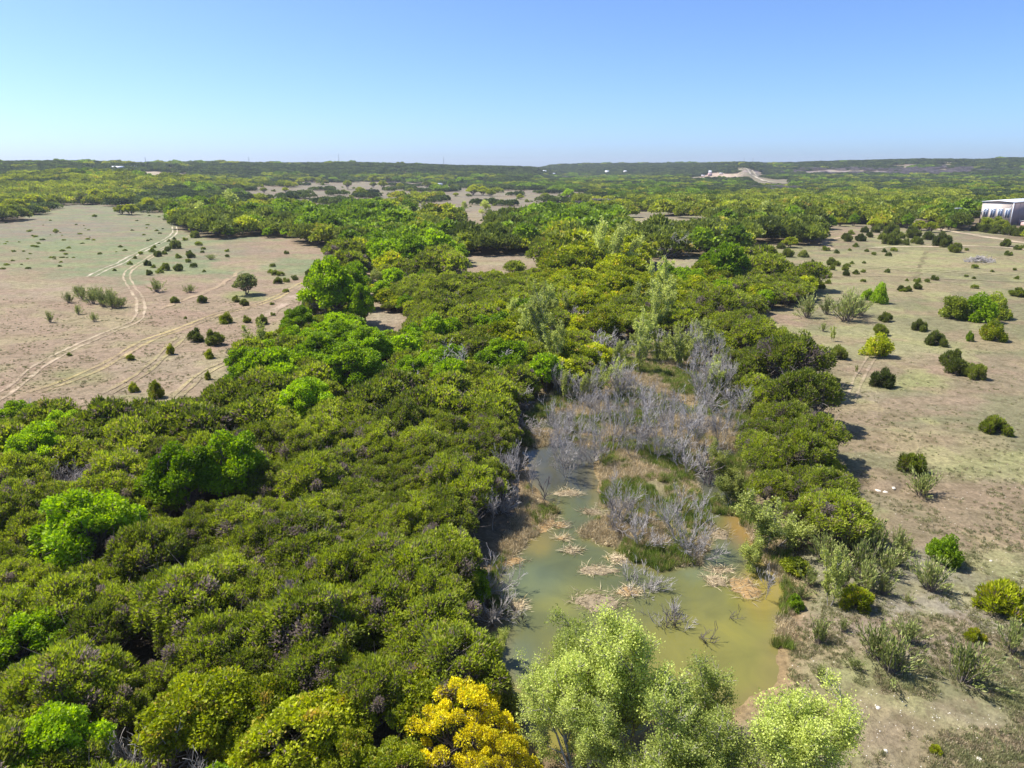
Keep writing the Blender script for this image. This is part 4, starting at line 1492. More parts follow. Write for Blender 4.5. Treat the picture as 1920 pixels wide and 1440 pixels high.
rq = np.random.default_rng(31)
for k_ in range(30):
    px, py = rq.uniform(1035, 1400), rq.uniform(735, 880)
    x, y, z = at(px, py)
    if not inside(np.array([x]), np.array([y]), WETLAND)[0]:
        continue
    s = rq.uniform(42, 72) * depth(x, y, z) / FPX / 5.6
    o = link('dead_tree', PROTO['dead'][rq.integers(5)], cat='dead tree', group='dead trees standing in the marsh', loc=(x, y, max(z, WATER_Z)), rot=(0, 0, rq.uniform(0, 6.28)), scl=(s * .8, s * .8, s * 1.25))
    pending.append((o, 'slim bleached dead tree of the marsh', x, y))
for k_ in range(44):
    px, py = rq.uniform(1030, 1370), rq.uniform(640, 752)
    x, y, z = at(px, py)
    if not inside(np.array([x]), np.array([y]), WETLAND)[0] or (1190 < px < 1330 and py > 705):
        continue
    s = rq.uniform(42, 78) * depth(x, y, z) / FPX / 7.4
    bare = rq.random() < .2
    if bare:
        o = link('bare_grey_tree', PROTO['greytree'][rq.integers(3)], cat='tree', group='thin trees at the marsh head', loc=(x, y, z), rot=(0, 0, rq.uniform(0, 6.28)), scl=(s * 1.0, s * 1.0, s * 1.2))
    else:
        o = tree('slender_pale_tree', 'x', 'tree', PROTO['slender'][rq.integers(4)][:2], (x, y, z), (s, s, s), rq.uniform(0, 6.28), 'thin trees at the marsh head')
    pending.append((o, 'thin grey bare tree at the marsh head' if bare else 'thin pale green tree at the marsh head', x, y))

GREY = [(90, 1110, 95, 'leaning bare grey tree between the bright elms at the far left'), (905, 690, 100, 'bare grey tree crown behind the juniper canopy'), (945, 730, 70, 'bare grey tree right of the larger grey crown'),
        (670, 640, 75, 'low bare grey crown behind the domed elms'), (1105, 655, 80, 'dark grey leafless tree beside the yellow-olive oak'), (1310, 605, 60, 'grey bare tree at the end of the dark wood'), (1240, 470, 60, 'grey twiggy tree in front of the back junipers'),
        (985, 770, 55, 'grey bare tree at the corner of the canopy'), (900, 830, 50, 'grey branches showing through the canopy by the inlet')]
for (px, py, w, lab) in GREY:
    o = special('greytree', px, py, w, lab, 'bare_grey_tree', 'tree', 3.2, 6.0, .9, res=.25)
    ch = [c for c in COL.objects if c.parent == o]

# ---- shrubs of the left field (px, py, width px)
LJ = [(264, 477, 9), (253, 485, 8), (244, 496, 9), (216, 508, 7), (289, 465, 8), (285, 473, 12), (297, 481, 15), (308, 477, 10), (315, 471, 12), (331, 466, 22), (335, 484, 12), (353, 492, 11), (355, 475, 9),
      (357, 483, 16), (364, 501, 13), (278, 498, 15), (288, 502, 9), (280, 516, 14), (300, 512, 12), (312, 507, 20), (335, 508, 19), (347, 451, 9), (327, 449, 7), (317, 453, 6), (367, 446, 18), (372, 460, 12),
      (382, 468, 8), (380, 474, 7), (426, 472, 8), (426, 482, 8), (383, 510, 6), (512, 500, 10), (508, 512, 11), (517, 516, 14), (525, 517, 13), (537, 476, 9), (522, 532, 17), (537, 529, 12), (552, 525, 12), (537, 548, 11),
      (380, 568, 20), (328, 568, 16), (442, 566, 16), (457, 573, 18), (462, 605, 17), (490, 608, 24), (512, 592, 9), (312, 413, 12), (178, 407, 8), (105, 435, 8), (348, 598, 6), (130, 668, 9), (510, 572, 8), (580, 515, 14)]
for (px, py, w) in LJ:
    put('dot' if w < 14 else 'bush', px, py, w * 1.05, 'dark juniper shrub' if w >= 14 else 'small dark juniper shrub', 'juniper_shrub', 'shrub', 'juniper shrubs of the left field', 3.0 if w >= 14 else 2.6)
put('bush', 366, 640, 34, None, 'juniper_shrub', 'shrub', label='left half of the paired junipers in the bare left field', native=3)
put('bush', 402, 648, 40, None, 'juniper_shrub', 'shrub', label='right, lighter half of the paired junipers in the bare left field', native=3)
put('leafy', 424, 606, 30, None, 'leafy_bush', 'bush', label='rounded light green bush between the tracks of the left field', native=3, mats='oak')
x, y, z = at(463, 553)
s = 48 * depth(x, y, z) / FPX / 7.6
tree('mesquite_tree', 'round grey-green tree with dark trunk on a green patch in the left field', 'tree', (PROTO['elm', 0][1][0], MC(PROTO['elm', 1][1][1], 'broom')), (x, y, z), (s, s, s * .95), 1.0)
for (px, py, w, hs, lab) in [(252, 735, 18, 1.4, 'yellow-green sapling with pruned crown, left of the pair on the bare ground'), (293, 746, 28, 1.6, 'larger yellow-green sapling with two tiers, right of the pair on the bare ground'),
                             (320, 665, 16, 1.7, 'upright yellow-green sapling below the paired junipers'), (390, 712, 12, 1.9, 'thin leaning yellow-green sapling near the juniper edge'),
                             (393, 672, 20, 1.2, 'faint flat-topped sapling in front of the paired junipers'), (245, 675, 18, .8, 'low yellow-green sapling left of the upright one'), (582, 518, 10, 1.4, 'small dark sapling by the sage patch')]:
    put('leafy', px, py, w * 1.1, None, 'sapling', 'sapling', 'saplings in the left field', 3.0, hs, mats='oak', label=lab)
for n_, (px, py, w, hs) in enumerate([(95, 605, 20, 1.2), (147, 590, 18, 1.2), (178, 603, 18, 1.1), (294, 548, 34, .8), (355, 549, 26, .7), (130, 568, 24, 1), (155, 562, 30, 1), (175, 570, 34, .9), (195, 575, 38, .9), (215, 578, 36, .9), (228, 577, 26, .9),
                                      (145, 553, 20, 1), (395, 487, 20, .6), (180, 560, 30, .9), (205, 565, 30, .9)]):
    put('broom', px, py, w, 'pale green broom tussock', 'broom_bush', 'bush', 'broom tussocks of the left field', 2.1, hs)
rr = np.random.default_rng(5)
for k in range(95):
    px, py = rr.uniform(-10, 320), rr.uniform(398, 505)
    if py < 410 and px < 200 or py > 500 - (px - 120) * 0.2:
        continue
    put('dot', px, py, rr.uniform(3, 7.5) * (0.7 + (py - 390) / 130), 'tiny dark scrub', 'scrub_tuft', 'scrub', 'scrub dots in the sage-green part of the left field', 2.6, .6,
        label='tiny dark scrub tuft scattered over the sage-green upper left field')

# ---- shrubs of the right field
RJ = [(1661, 603, 25), (1649, 628, 28), (1725, 620, 30), (1755, 647, 38), (1570, 673, 36), (1650, 724, 48), (1785, 685, 42), (1795, 703, 44), (1830, 710, 38), (1538, 541, 18), (1551, 532, 12), (1752, 525, 13), (1720, 529, 12), (1718, 542, 17),
      (1738, 529, 10), (1700, 527, 7), (1690, 545, 14), (1702, 546, 14), (1828, 541, 12), (1827, 523, 7), (1811, 519, 7), (1664, 511, 10), (1619, 529, 9), (1619, 511, 8), (1603, 514, 12), (1586, 517, 15), (1583, 507, 14), (1561, 506, 14), (1558, 497, 18),
      (1569, 499, 14), (1588, 500, 10), (1529, 510, 9), (1508, 501, 8), (1524, 491, 7), (1443, 493, 12), (1460, 496, 9), (1483, 498, 9), (1558, 488, 8), (1596, 495, 8), (1620, 494, 6), (1477, 482, 23), (1463, 466, 16), (1433, 476, 6), (1433, 463, 13),
      (1420, 463, 9), (1548, 470, 13), (1570, 475, 10), (1603, 463, 11), (1593, 470, 6), (1625, 472, 8), (1638, 478, 9), (1658, 473, 10), (1666, 480, 11), (1675, 471, 11), (1790, 473, 25), (1812, 470, 8), (1887, 462, 20), (1907, 468, 13), (1919, 466, 12),
      (1890, 479, 13), (1827, 503, 12), (1860, 510, 6), (1902, 507, 7), (1906, 523, 9), (1587, 453, 22), (1613, 452, 20), (1668, 458, 32), (1685, 457, 14), (1698, 459, 16), (1717, 456, 18), (1708, 446, 30), (1672, 441, 32), (1640, 436, 17), (1620, 436, 16),
      (1650, 432, 18), (1768, 462, 36), (1723, 458, 16), (1630, 445, 14), (1595, 440, 12), (1655, 449, 16), (1690, 447, 16), (1740, 450, 22), (1380, 447, 14), (1350, 478, 8), (1372, 488, 7)]
for (px, py, w) in RJ:
    put('dot' if w < 14 else 'bush', px, py, w * 1.05, 'dark juniper bush' if w >= 22 else 'small juniper bush', 'juniper_shrub', 'shrub', 'juniper bushes of the right field', 3.0 if w >= 14 else 2.6)
for (px, py, w, hs, lab, mt, k) in [
    (1865, 811, 50, .9, 'low dark olive bush alone at the right edge of the upper field', 'juniper', 'bush'), (1705, 885, 50, 1, 'spiky juniper bush just above a pale broom bush in the right field', 'juniper', 'bush'),
    (1768, 1056, 64, 1.25, 'bright green rounded bush with dark shadow in the right field', 'elm', 'leafy'), (1877, 1146, 82, .95, 'wide yellow-green spiky bush at the right edge', 'oak', 'bush'),
    (1826, 1200, 34, 1, 'small bright green bush below the wide spiky one', 'oak', 'bush'), (1607, 1140, 62, .8, 'low yellow-green bush near the east bank', 'oak', 'bush'), (1492, 1130, 34, 1.2, 'bright yellow-green sapling on the east bank', 'elm', 'leafy'),
    (1495, 1062, 62, .6, 'low bright green shrub behind the half-bare silvery tree', 'oak', 'leafy'), (1755, 1412, 22, 1, 'tiny green bush on the near slope', 'oak', 'bush'),
    (1642, 668, 58, 1, 'light green round bush in the middle of the right field', 'oak', 'leafy'), (1565, 723, 24, .9, 'small pale bush at the top of the sandy ruts', 'willow', 'leafy'),
    (1790, 598, 60, 1.05, 'left third of the wide leafy thicket', 'juniper', 'leafy'), (1830, 601, 66, 1.05, 'middle of the wide leafy thicket', 'elm', 'leafy'), (1862, 596, 58, 1.05, 'right third of the wide leafy thicket', 'juniper', 'leafy'),
    (1861, 638, 46, 1.1, 'light green bush just in front of the wide leafy thicket', 'oak', 'leafy'), (1648, 569, 29, 1.8, 'conical green tree at the back of the right field', 'elm', 'leafy'), (1625, 563, 26, 1.1, 'rounder green bush left of the conical tree', 'elm', 'leafy'),
    (1403, 487, 27, 1.1, 'bright green bush at the right woodland edge', 'elm', 'leafy'), (1506, 482, 20, .9, 'pale yellow bush near the right woodland edge', 'willow', 'leafy'), (1818, 640, 15, 1.8, 'thin bright sapling in front of the thicket', 'elm', 'leafy'),
    (1908, 555, 42, .45, 'flat dark hedge-like bush at the right edge', 'juniper', 'bush'), (1940, 556, 42, .5, 'flat dark bush continuing past the right edge', 'juniper', 'bush'), (1694, 547, 14, .6, 'flat dark shrub in the open green', 'juniper', 'bush')]:
    put(k, px, py, w * 1.08, None, 'green_bush', 'bush', None, 3.0, hs, mats=mt, label=lab)
for (px, py, w, hs) in [(1513, 596, 46, 1.1), (1550, 590, 30, 1.2), (1586, 602, 66, 1.0), (1612, 592, 40, 1.0), (1600, 595, 40, 1.1), (1543, 622, 18, 1.1),
                        (1728, 925, 70, .8), (1745, 1108, 78, 1.0), (1688, 1035, 42, 1.3), (1700, 1040, 30, 1.1), (1895, 1225, 66, 1.2), (1805, 1280, 105, .95), (1668, 1262, 105, .9), (1640, 1235, 85, .9), (1700, 1205, 62, .9), (1535, 1200, 52, 1.1),
                        (1580, 1185, 28, 1.2), (1538, 1275, 38, 1.2), (1600, 1030, 80, 1.2), (1570, 1010, 70, 1.2), (1640, 1050, 75, 1.1), (1660, 1080, 60, 1.0), (1610, 1085, 80, 1.1), (1560, 1070, 60, 1.1), (1625, 1110, 70, 1.0), (1580, 1100, 60, 1.1),
                        (1545, 1050, 70, .9), (1680, 1060, 50, 1.0), (1655, 1115, 40, 1.2), (1520, 1090, 50, .9), (1500, 1110, 40, .8), (1600, 1255, 40, .7), (1900, 1180, 26, 1), (1618, 1000, 50, 1), (1700, 1130, 24, .8)]:
    put('broom', px, py, w, 'wispy grey-green broom bush', 'broom_bush', 'bush', 'wispy broom bushes of the right bank', 2.1, hs)
for (px, py, h, lab) in [(1555, 1135, 125, 'thin half-bare tree with leafy base on the east bank'), (1560, 640, 30, 'small bare forked sapling in the right field'), (1605, 700, 16, 'tiny pale sapling by the faint sandy ruts')]:
    x, y, z = at(px, py)
    s = h * depth(x, y, z) / FPX / 7.4
    tree('thin_tree', lab, 'tree', PROTO['slender'][0][:2], (x, y, z), (s * .8, s * .8, s), 2.0)

# brush pile
x, y, z = at(1836, 491)
w = Wood()
for k in range(150):
    a, r = RS_.uniform(0, 6.28), RS_.uniform(0, 1) ** 0.6
    c = np.array([math.cos(a) * r * 5.8, math.sin(a) * r * 3.4, (1 - r) * 2.0 + 0.2])
    b = RS_.uniform(0, 6.28)
    d = np.array([math.cos(b), math.sin(b), RS_.normal() * 0.3]) * RS_.uniform(0.8, 2.4)
    limb(RS_, w, c - d, c + d, 0.10, 0.04, 4, 0.15, 4)
link('brush_pile', w.mesh('brush_pile', M['deadwood']), label='wide heap of bleached cut branches in the right field', cat='brush pile', loc=(x, y, z), rot=(0, 0, 0.1))['kind'] = 'thing'

# silt and straw mats in the pond
MATS = [(992, 975, 40, 22, 'SH', 'large orange silt mat against the west bank'), (962, 1010, 24, 8, 'ST', 'thin straw mat below the large orange one'), (950, 1052, 28, 12, 'SH', 'orange silt mat halfway down the west bank'), (970, 1137, 13, 8, 'ST', 'small brown mat beside the thin forked stem'),
        (1120, 1127, 42, 16, 'ST', 'largest floating straw mat in the open pond'), (1122, 1070, 32, 8, 'ST', 'long straw mat left of the lone dead bush'), (1180, 1110, 20, 8, 'SH', 'small orange mat at the foot of the lone dead bush'), (1073, 1033, 14, 6, 'ST', 'lilac-brown mat in mid pond'),
        (1395, 1102, 28, 20, 'SH', 'domed orange silt mound near the east bank'), (1342, 1090, 18, 9, 'ST', 'brown mat left of the orange mound'), (1350, 1070, 20, 5, 'ST', 'thin log-like mat above the brown one'), (1345, 1000, 20, 10, 'ST', 'grassy mat at the east channel'),
        (1110, 960, 18, 6, 'ST', 'small pale mat at the back corner'), (1065, 925, 22, 7, 'ST', 'straw mat at the mouth of the inlet'), (1048, 985, 14, 6, 'SH', 'small orange mat in front of the inlet'), (1160, 1048, 20, 8, 'ST', 'straw mat off the reed island'), (1055, 1010, 9, 3, 'SH', 'tiny orange mat in mid pond')]
M['silt'] = plain_mat('orange_silt', (0.31, 0.195, 0.075), 0.8, noise=0.45, scale=1.5)
M['mudmat'] = plain_mat('brown_straw_mat', (0.25, 0.195, 0.12), 0.9, noise=0.5, scale=1.7)
for (px, py, rx, ry, k, lab) in MATS:
    x, y = flat_point(px, py, WATER_Z)
    dd = depth(x, y, WATER_Z)
    ax = rx * dd / FPX * 1.1
    ay = ry * dd / FPX / 0.5
    root = link('silt_mat' if k == 'SH' else 'straw_mat', None, label=lab, cat='mat', group='mats in the pond', loc=(x, y, WATER_Z))
    n_r, n_a = 6, 26
    V = [[0, 0, 0.16]]
    off = RS_.uniform(0, 50)
    for i_ in range(1, n_r + 1):
        for j_ in range(n_a):
            t = 2 * math.pi * j_ / n_a
            q = i_ / n_r
            wob = 0.35 + 1.3 * float(fbm(np.array([math.cos(t) * 2.2 + off]), np.array([math.sin(t) * 2.2 + off]), 5, 3)[0])
            V.append([math.cos(t) * ax * q * wob, math.sin(t) * ay * q * wob, 0.16 * (1 - q ** 2) + RS_.uniform(-.03, .04) - (0.10 if i_ == n_r else 0)])
    T = [[0, 1 + j_, 1 + (j_ + 1) % n_a] for j_ in range(n_a)]
    Q = [[1 + (i_ - 1) * n_a + j_, 1 + i_ * n_a + j_, 1 + i_ * n_a + (j_ + 1) % n_a, 1 + (i_ - 1) * n_a + (j_ + 1) % n_a] for i_ in range(1, n_r) for j_ in range(n_a)]
    link('mud', make_mesh('mud', V, [np.array(T), np.array(Q)], mats=[M['silt' if k == 'SH' else 'mudmat']], smooth=True), root)
    n = int(140 + ax * ay * 60)
    t, q = RS_.uniform(0, 6.28, n), np.sqrt(RS_.random(n)) * 1.15
    P = np.stack([np.cos(t) * q * ax, np.sin(t) * q * ay, 0.10 * (1 - q) + 0.03], 1)
    D = np.stack([RS_.normal(size=n), RS_.normal(size=n) * .6, np.abs(RS_.normal(0, .25, n))], 1)
    lv = Leaves()
    lv.add(*cards(RS_, P, D, RS_.uniform(.4, 1.3, n), 0.05, np.clip(RS_.normal(0, .5, n), -1, 1)))
    s_ = link('straw', lv.mesh('straw', M['straw']), root)
    s_['kind'] = 'stuff'

# marsh growth
n = 9000
xs = np.array([p[0] for p in WETLAND])
ys = np.array([p[1] for p in WETLAND])
cx, cy = RS_.uniform(xs.min(), xs.max(), n * 6), RS_.uniform(ys.min(), ys.max(), n * 6)
okm = inside(cx, cy, WETLAND)
cx, cy = cx[okm], cy[okm]
sd = pond_sd(cx, cy)
dens = fbm(cx / 3.5, cy / 3.5, 55, 3)
r_c = np.hypot(cx, cy)
on = ((sd < 0.5) | ((r_c > 74) & (dens > 0.55) & (sd < 4))) & (dens > 0.27) & ((sd > -14) | (r_c > 95)) & (r_c > 52)
rx_, ry_ = project(cx, cy, np.full_like(cx, WATER_Z))
on &= ~((rx_ > 970) & (rx_ < 1128) & (ry_ > 838) & (ry_ < 950) & (sd > -1))
cx, cy, sd = cx[on], cy[on], sd[on]
pick = fbm(cx / 5, cy / 5, 57, 3) + RS_.normal(0, 0.06, len(cx))
cz = np.maximum(height(cx, cy), WATER_Z)
pts = np.stack([cx, cy, cz], 1)
g = pick > 0.47
for nm, mask, pr, lab, s0 in (('marsh_reeds', g, 'reed', 'green and brown reeds growing over the marsh', 0.62), ('dry_reeds', ~g, 'strawc', 'flattened straw-coloured reeds on the marsh', 0.72)):
    p_ = pts[mask][:9000]
    k = len(p_)
    stuff(nm, lab, PROTO[pr], p_, RS_.uniform(0, 6.28, k), s0 * RS_.uniform(.6, 1.35, k), RS_.integers(0, 4, k))

# tufts of grass on the fields
cx, cy = [], []
px_, py_ = RS_.uniform(1400, 2000, 26000), RS_.uniform(640, 1500, 26000) 
keep = RS_.random(26000) < ((py_ - 560) / 900)
a_, b_ = gp(px_[keep], py_[keep])
px2, py2 = RS_.uniform(-50, 600, 6000), RS_.uniform(560, 800, 6000)
a2, b2 = gp(px2, py2)
cx, cy = np.concatenate([a_, a2]), np.concatenate([b_, b2])
okk = (woods(cx, cy) < 0.5) & ~inside(cx, cy, WETLAND) & (pond_sd(cx, cy) < -1) & (fbm(cx / 4, cy / 4, 88, 3) + RS_.normal(0, .05, len(cx)) > 0.47)
cx, cy = cx[okk], cy[okk]
k = len(cx)
stuff('grass_tufts', 'dry and green grass tufts over the open fields', PROTO['tuft'], np.stack([cx, cy, height(cx, cy)], 1), RS_.uniform(0, 6.28, k), RS_.uniform(.5, 1.5, k) * 0.8, RS_.integers(0, 4, k))

# loose limestone
def rock_mesh(rng, n=7):
    a = np.linspace(0, 2 * math.pi, n, endpoint=False)
    V = [[math.cos(t) * rng.uniform(.8, 1.1), math.sin(t) * rng.uniform(.8, 1.1), -.2] for t in a] + [[math.cos(t + .3) * rng.uniform(.5, .8), math.sin(t + .3) * rng.uniform(.5, .8), rng.uniform(.3, .5)] for t in a] + [[0, 0, .55]]
    Q = [[i_, (i_ + 1) % n, n + (i_ + 1) % n, n + i_] for i_ in range(n)]
    T = [[n + i_, n + (i_ + 1) % n, 2 * n] for i_ in range(n)]
    return make_mesh('rock', V, [np.array(Q), np.array(T)], mats=[M['stone']])


RK = [rock_mesh(RS_) for _ in range(3)]
for (px, py, r, lab) in [(1646, 1328, .17, 'white limestone rock on the near slope'), (1835, 1425, .20, 'flat white rock at the bottom right'), (1596, 1355, .16, 'pale rock beside the right cottonwoods'), (1648, 912, .35, 'limestone block below the eroded bank, left one'),
                         (1662, 915, .3, 'limestone block below the eroded bank, middle one'), (1676, 912, .25, 'limestone block below the eroded bank, right one'), (1468, 1185, .16, 'dark-edged stone at the east shore'), (1660, 1410, .14, 'small pale rock at the bottom of the slope'), (1858, 1052, .14, 'small stone right of the bright round bush')]:
    x, y, z = at(px, py)
    link('limestone_rock', RK[RS_.integers(3)], label=lab, cat='rock', loc=(x, y, z), rot=(0, 0, RS_.uniform(0, 6)), scl=(r * 1.3, r, r * .7))
k = 900
px_, py_ = RS_.uniform(1470, 1960, k), RS_.uniform(850, 1460, k)
a_, b_ = gp(px_, py_)
okk = (woods(a_, b_) < .5) & (pond_sd(a_, b_) < -1) & ~inside(a_, b_, WETLAND)
a_, b_ = a_[okk], b_[okk]
k = len(a_)
stuff('pebbles', 'loose pale stones on the sandy slope', RK, np.stack([a_, b_, height(a_, b_)], 1), RS_.uniform(0, 6.28, k), RS_.uniform(.02, .06, k), RS_.integers(0, 3, k))

# ---------------------------------------------------------------- the woods
def jitter_grid(spacing, rmin, rmax, amax, seed):
    rng = np.random.default_rng(seed)
    n = int(rmax * 2 / spacing) + 2
    ix, iy = np.meshgrid(np.arange(-n // 2, n // 2), np.arange(0, n // 2 + 2), indexing='ij')
    x = (ix.ravel() + (iy.ravel() % 2) * .5 + rng.uniform(-.36, .36, ix.size)) * spacing
    y = (iy.ravel() + rng.uniform(-.36, .36, ix.size)) * spacing
    r = np.hypot(x, y)
    a = np.degrees(np.abs(np.arctan2(x, y)))
    k = (r >= rmin) & (r < rmax) & (a < amax)
    return x[k], y[k], rng


# where one kind prevails: (photo x, y, rx, ry, kind, strength)
BIAS = [(900, 620, 330, 110, 'elm', .35), (1000, 470, 450, 110, 'elm', .4), (1000, 480, 450, 110, 'oak', .4), (1500, 820, 160, 230, 'juniper', 2.0), (650, 680, 90, 50, 'elm', 1.0), (1420, 400, 230, 32, 'oak', 1.6), (130, 360, 180, 34, 'oak', 1.3), (1120, 540, 130, 60, 'oak', 1.2), (560, 395, 170, 22, 'oak', 1.0), (1320, 520, 120, 40, 'elm', .9), (1280, 560, 110, 30, 'oak', 1.2), (1080, 440, 190, 34, 'elm', 1.5), (620, 425, 130, 34, 'elm', 1.3),
        (300, 345, 200, 16, 'oak', .9), (1700, 390, 200, 28, 'oak', .7), (940, 540, 190, 70, 'juniper', 1.2), (920, 445, 160, 24, 'juniper', 1.6), (1240, 460, 110, 24, 'juniper', 1.8), (840, 590, 100, 60, 'juniper', .5), (520, 385, 200, 10, 'juniper', 1.2), (1150, 480, 70, 40, 'pale', 1.1),
        (1130, 390, 60, 14, 'grey', 1.5), (1240, 378, 60, 14, 'grey', 1.2), (1660, 322, 280, 8, 'grey', 2.2), (1460, 358, 60, 9, 'grey', 1.3), (1440, 540, 80, 30, 'juniper', 1.6), (1500, 520, 60, 30, 'juniper', 1.6), (700, 320, 600, 10, 'juniper', 1.4), (1250, 320, 200, 12, 'juniper', 1.4),
        (1700, 305, 300, 8, 'juniper', 1.2), (400, 1080, 560, 300, 'juniper', 1.5), (700, 850, 350, 130, 'juniper', 1.2), (300, 800, 300, 60, 'juniper', 1.0), (690, 1430, 360, 60, 'oak', 2.2), (1280, 385, 100, 16, 'elm', .6), (780, 450, 100, 24, 'elm', .9), (1030, 620, 100, 60, 'pale', .7), (1240, 620, 60, 50, 'pale', .8)]
KN = ['juniper', 'oak', 'elm', 'pale', 'grey']


def pick_kind(x, y, rng, cell=26, dark=0.0):
    z = height(x, y, False)
    px, py = project(x, y, z)
    sc = np.zeros((5, len(x)))
    base = [1.1, .76, .62, .0, .02]
    for i_, b in enumerate(base):
        sc[i_] = b + (fbm(x / cell + i_ * 31, y / cell, 200 + i_, 3) - .5) * 2.2 + rng.normal(0, .36, len(x))
    sc[0] += dark
    for (cx, cy, rx, ry, k, s) in BIAS:
        d = np.hypot((px - cx) / rx, (py - cy) / ry)
        sc[KN.index(k)] += s * (1 - sstep(.5, 1.25, d))
    return sc.argmax(0), px, py, z


SLOPEGRASS = []
labz = {
    'nearleft': 'in the closed canopy below the left field', 'bottom': 'in the dense canopy at the foot of the view west of the pond', 'bank': 'crowding the west bank of the pond',
    'middle': 'in the woods behind the marsh', 'right': 'in the wood between marsh and right field', 'corner': 'around the corner of the left field', 'back': 'in the tree belt beyond the fields'}


def zone(px, py):
    if py > 1060:
        return 'bottom' if px < 760 else 'bank'
    if py > 760:
        return 'nearleft' if px < 760 else 'bank'
    if px > 1180 and py > 490:
        return 'right'
    if py > 620:
        return 'middle' if px > 800 else 'nearleft'
    if px < 720 and py > 480:
        return 'corner'
    return 'middle' if py > 500 else 'back'


LOOK = {'juniper': ('juniper_tree', 'tufted juniper'), 'oak': ('oak_tree', 'yellow-green live oak'), 'elm': ('elm_tree', 'fresh green elm'),
        'pale': ('pale_tree', 'pale leafing tree'), 'grey': ('bare_grey_tree', 'leafless grey tree')}
cand = {k: [] for k in KN}
# near and middle trees
for (sp, r0, r1, s0) in ((3.45, 12, 230, 1.0), (7.4, 230, 640, 1.85)):
    x, y, rng = jitter_grid(sp, r0, r1, 50 if r0 > 100 else 75, int(sp * 100))
    w_ = woods(x, y)
    sdn = pond_sd(x, y)
    okk = (w_ > .9) & ~((sdn > -1.2) & (np.hypot(x, y) < 260))
    pxx, pyy = project(x, y, height(x, y, False))
    okk &= ~((pxx > 1805) & (pyy > 376) & (pyy < 447))
    if r0 < 100:
        okk &= -sdf(x, y, WETLAND) > np.where(pxx < 1150, np.where(pyy > 900, 3.2, 1.6), .6)
    for (a, b, c) in RESERVE:
        okk &= np.hypot(x - a, y - b) > c
    gap = fbm(x / 7, y / 7, 301, 2) < (0.26 if r0 < 100 else 0.17)
    if r0 < 100:
        gp_ = gap & okk & (pyy < 1600)
        GAPS = np.stack([x[gp_], y[gp_], height(x[gp_], y[gp_])], 1)
    okk &= ~gap
    x, y = x[okk], y[okk]
    kd, px, py, z = pick_kind(x, y, rng, 26 if r0 < 100 else 60)
    vis = (px > -140) & (px < 2060) & (py < 1640)
    r = np.hypot(x, y)
    # open-grown scatter gets the full height, the canopy is uneven
    s = s0 * rng.uniform(.62, 1.25, len(x)) * (0.85 + .35 * fbm(x / 15, y / 15, 305, 2))
    for i_ in np.nonzero(vis)[0]:
        cand[KN[kd[i_]]].append((r[i_], x[i_], y[i_], z[i_], s[i_], px[i_], py[i_]))

LIMIT = {'juniper': 280, 'oak': 150, 'elm': 130, 'pale': 60, 'grey': 30}
MAXR = {'juniper': 260, 'oak': 260, 'elm': 300, 'pale': 300, 'grey': 260}
leftover = {k: [] for k in KN}
for kind in KN:
    rows = sorted(cand[kind])
    n_t = 0
    for (r, x, y, z, s, px, py) in rows:
        on_view = (-60 < px < 1980 and py < 1560) or r < 75
        kk = kind
        if on_view and n_t < LIMIT[kind] and r < MAXR[kind]:
            lod = 0 if r < 92 else 1
            if kind == 'grey':
                pr = (PROTO['greytree'][RS_.integers(3)],)
                parts = ('branches',)
            elif kind == 'pale' :
                pr = PROTO['slender'][RS_.integers(4)][:2] if RS_.random() < .5 else PROTO['pale', lod][RS_.integers(4)][:2]
                parts = ('trunk', 'crown')
            else:
                lst = PROTO[kind, lod]
                pr = lst[RS_.integers(len(lst))][:2]
                parts = ('trunk', 'crown')
            zk = zone(px, py)
            f = {'juniper': 1.0, 'oak': .82, 'elm': .8, 'pale': .85, 'grey': .8}[kind]
            o_ = tree(LOOK[kind][0], LOOK[kind][1], 'tree', pr, (x, y, z - .05), (s * f * RS_.uniform(.9, 1.15), s * f * RS_.uniform(.9, 1.15), s * f * RS_.uniform(.85, 1.2)), RS_.uniform(0, 6.28),
                 LOOK[kind][0].replace('_', ' ') + 's ' + labz[zk], parts)
            pending.append((o_, LOOK[kind][1], x, y))
            n_t += 1
        else:
            leftover[kind].append((r, x, y, z, s))

k = len(GAPS)
print('gaps', k)
stuff('dead_understory', 'grey dead twigs in the gaps of the juniper canopy', PROTO['thicket'], GAPS, RS_.uniform(0, 6.28, k), RS_.uniform(.8, 1.35, k), RS_.integers(0, 4, k))

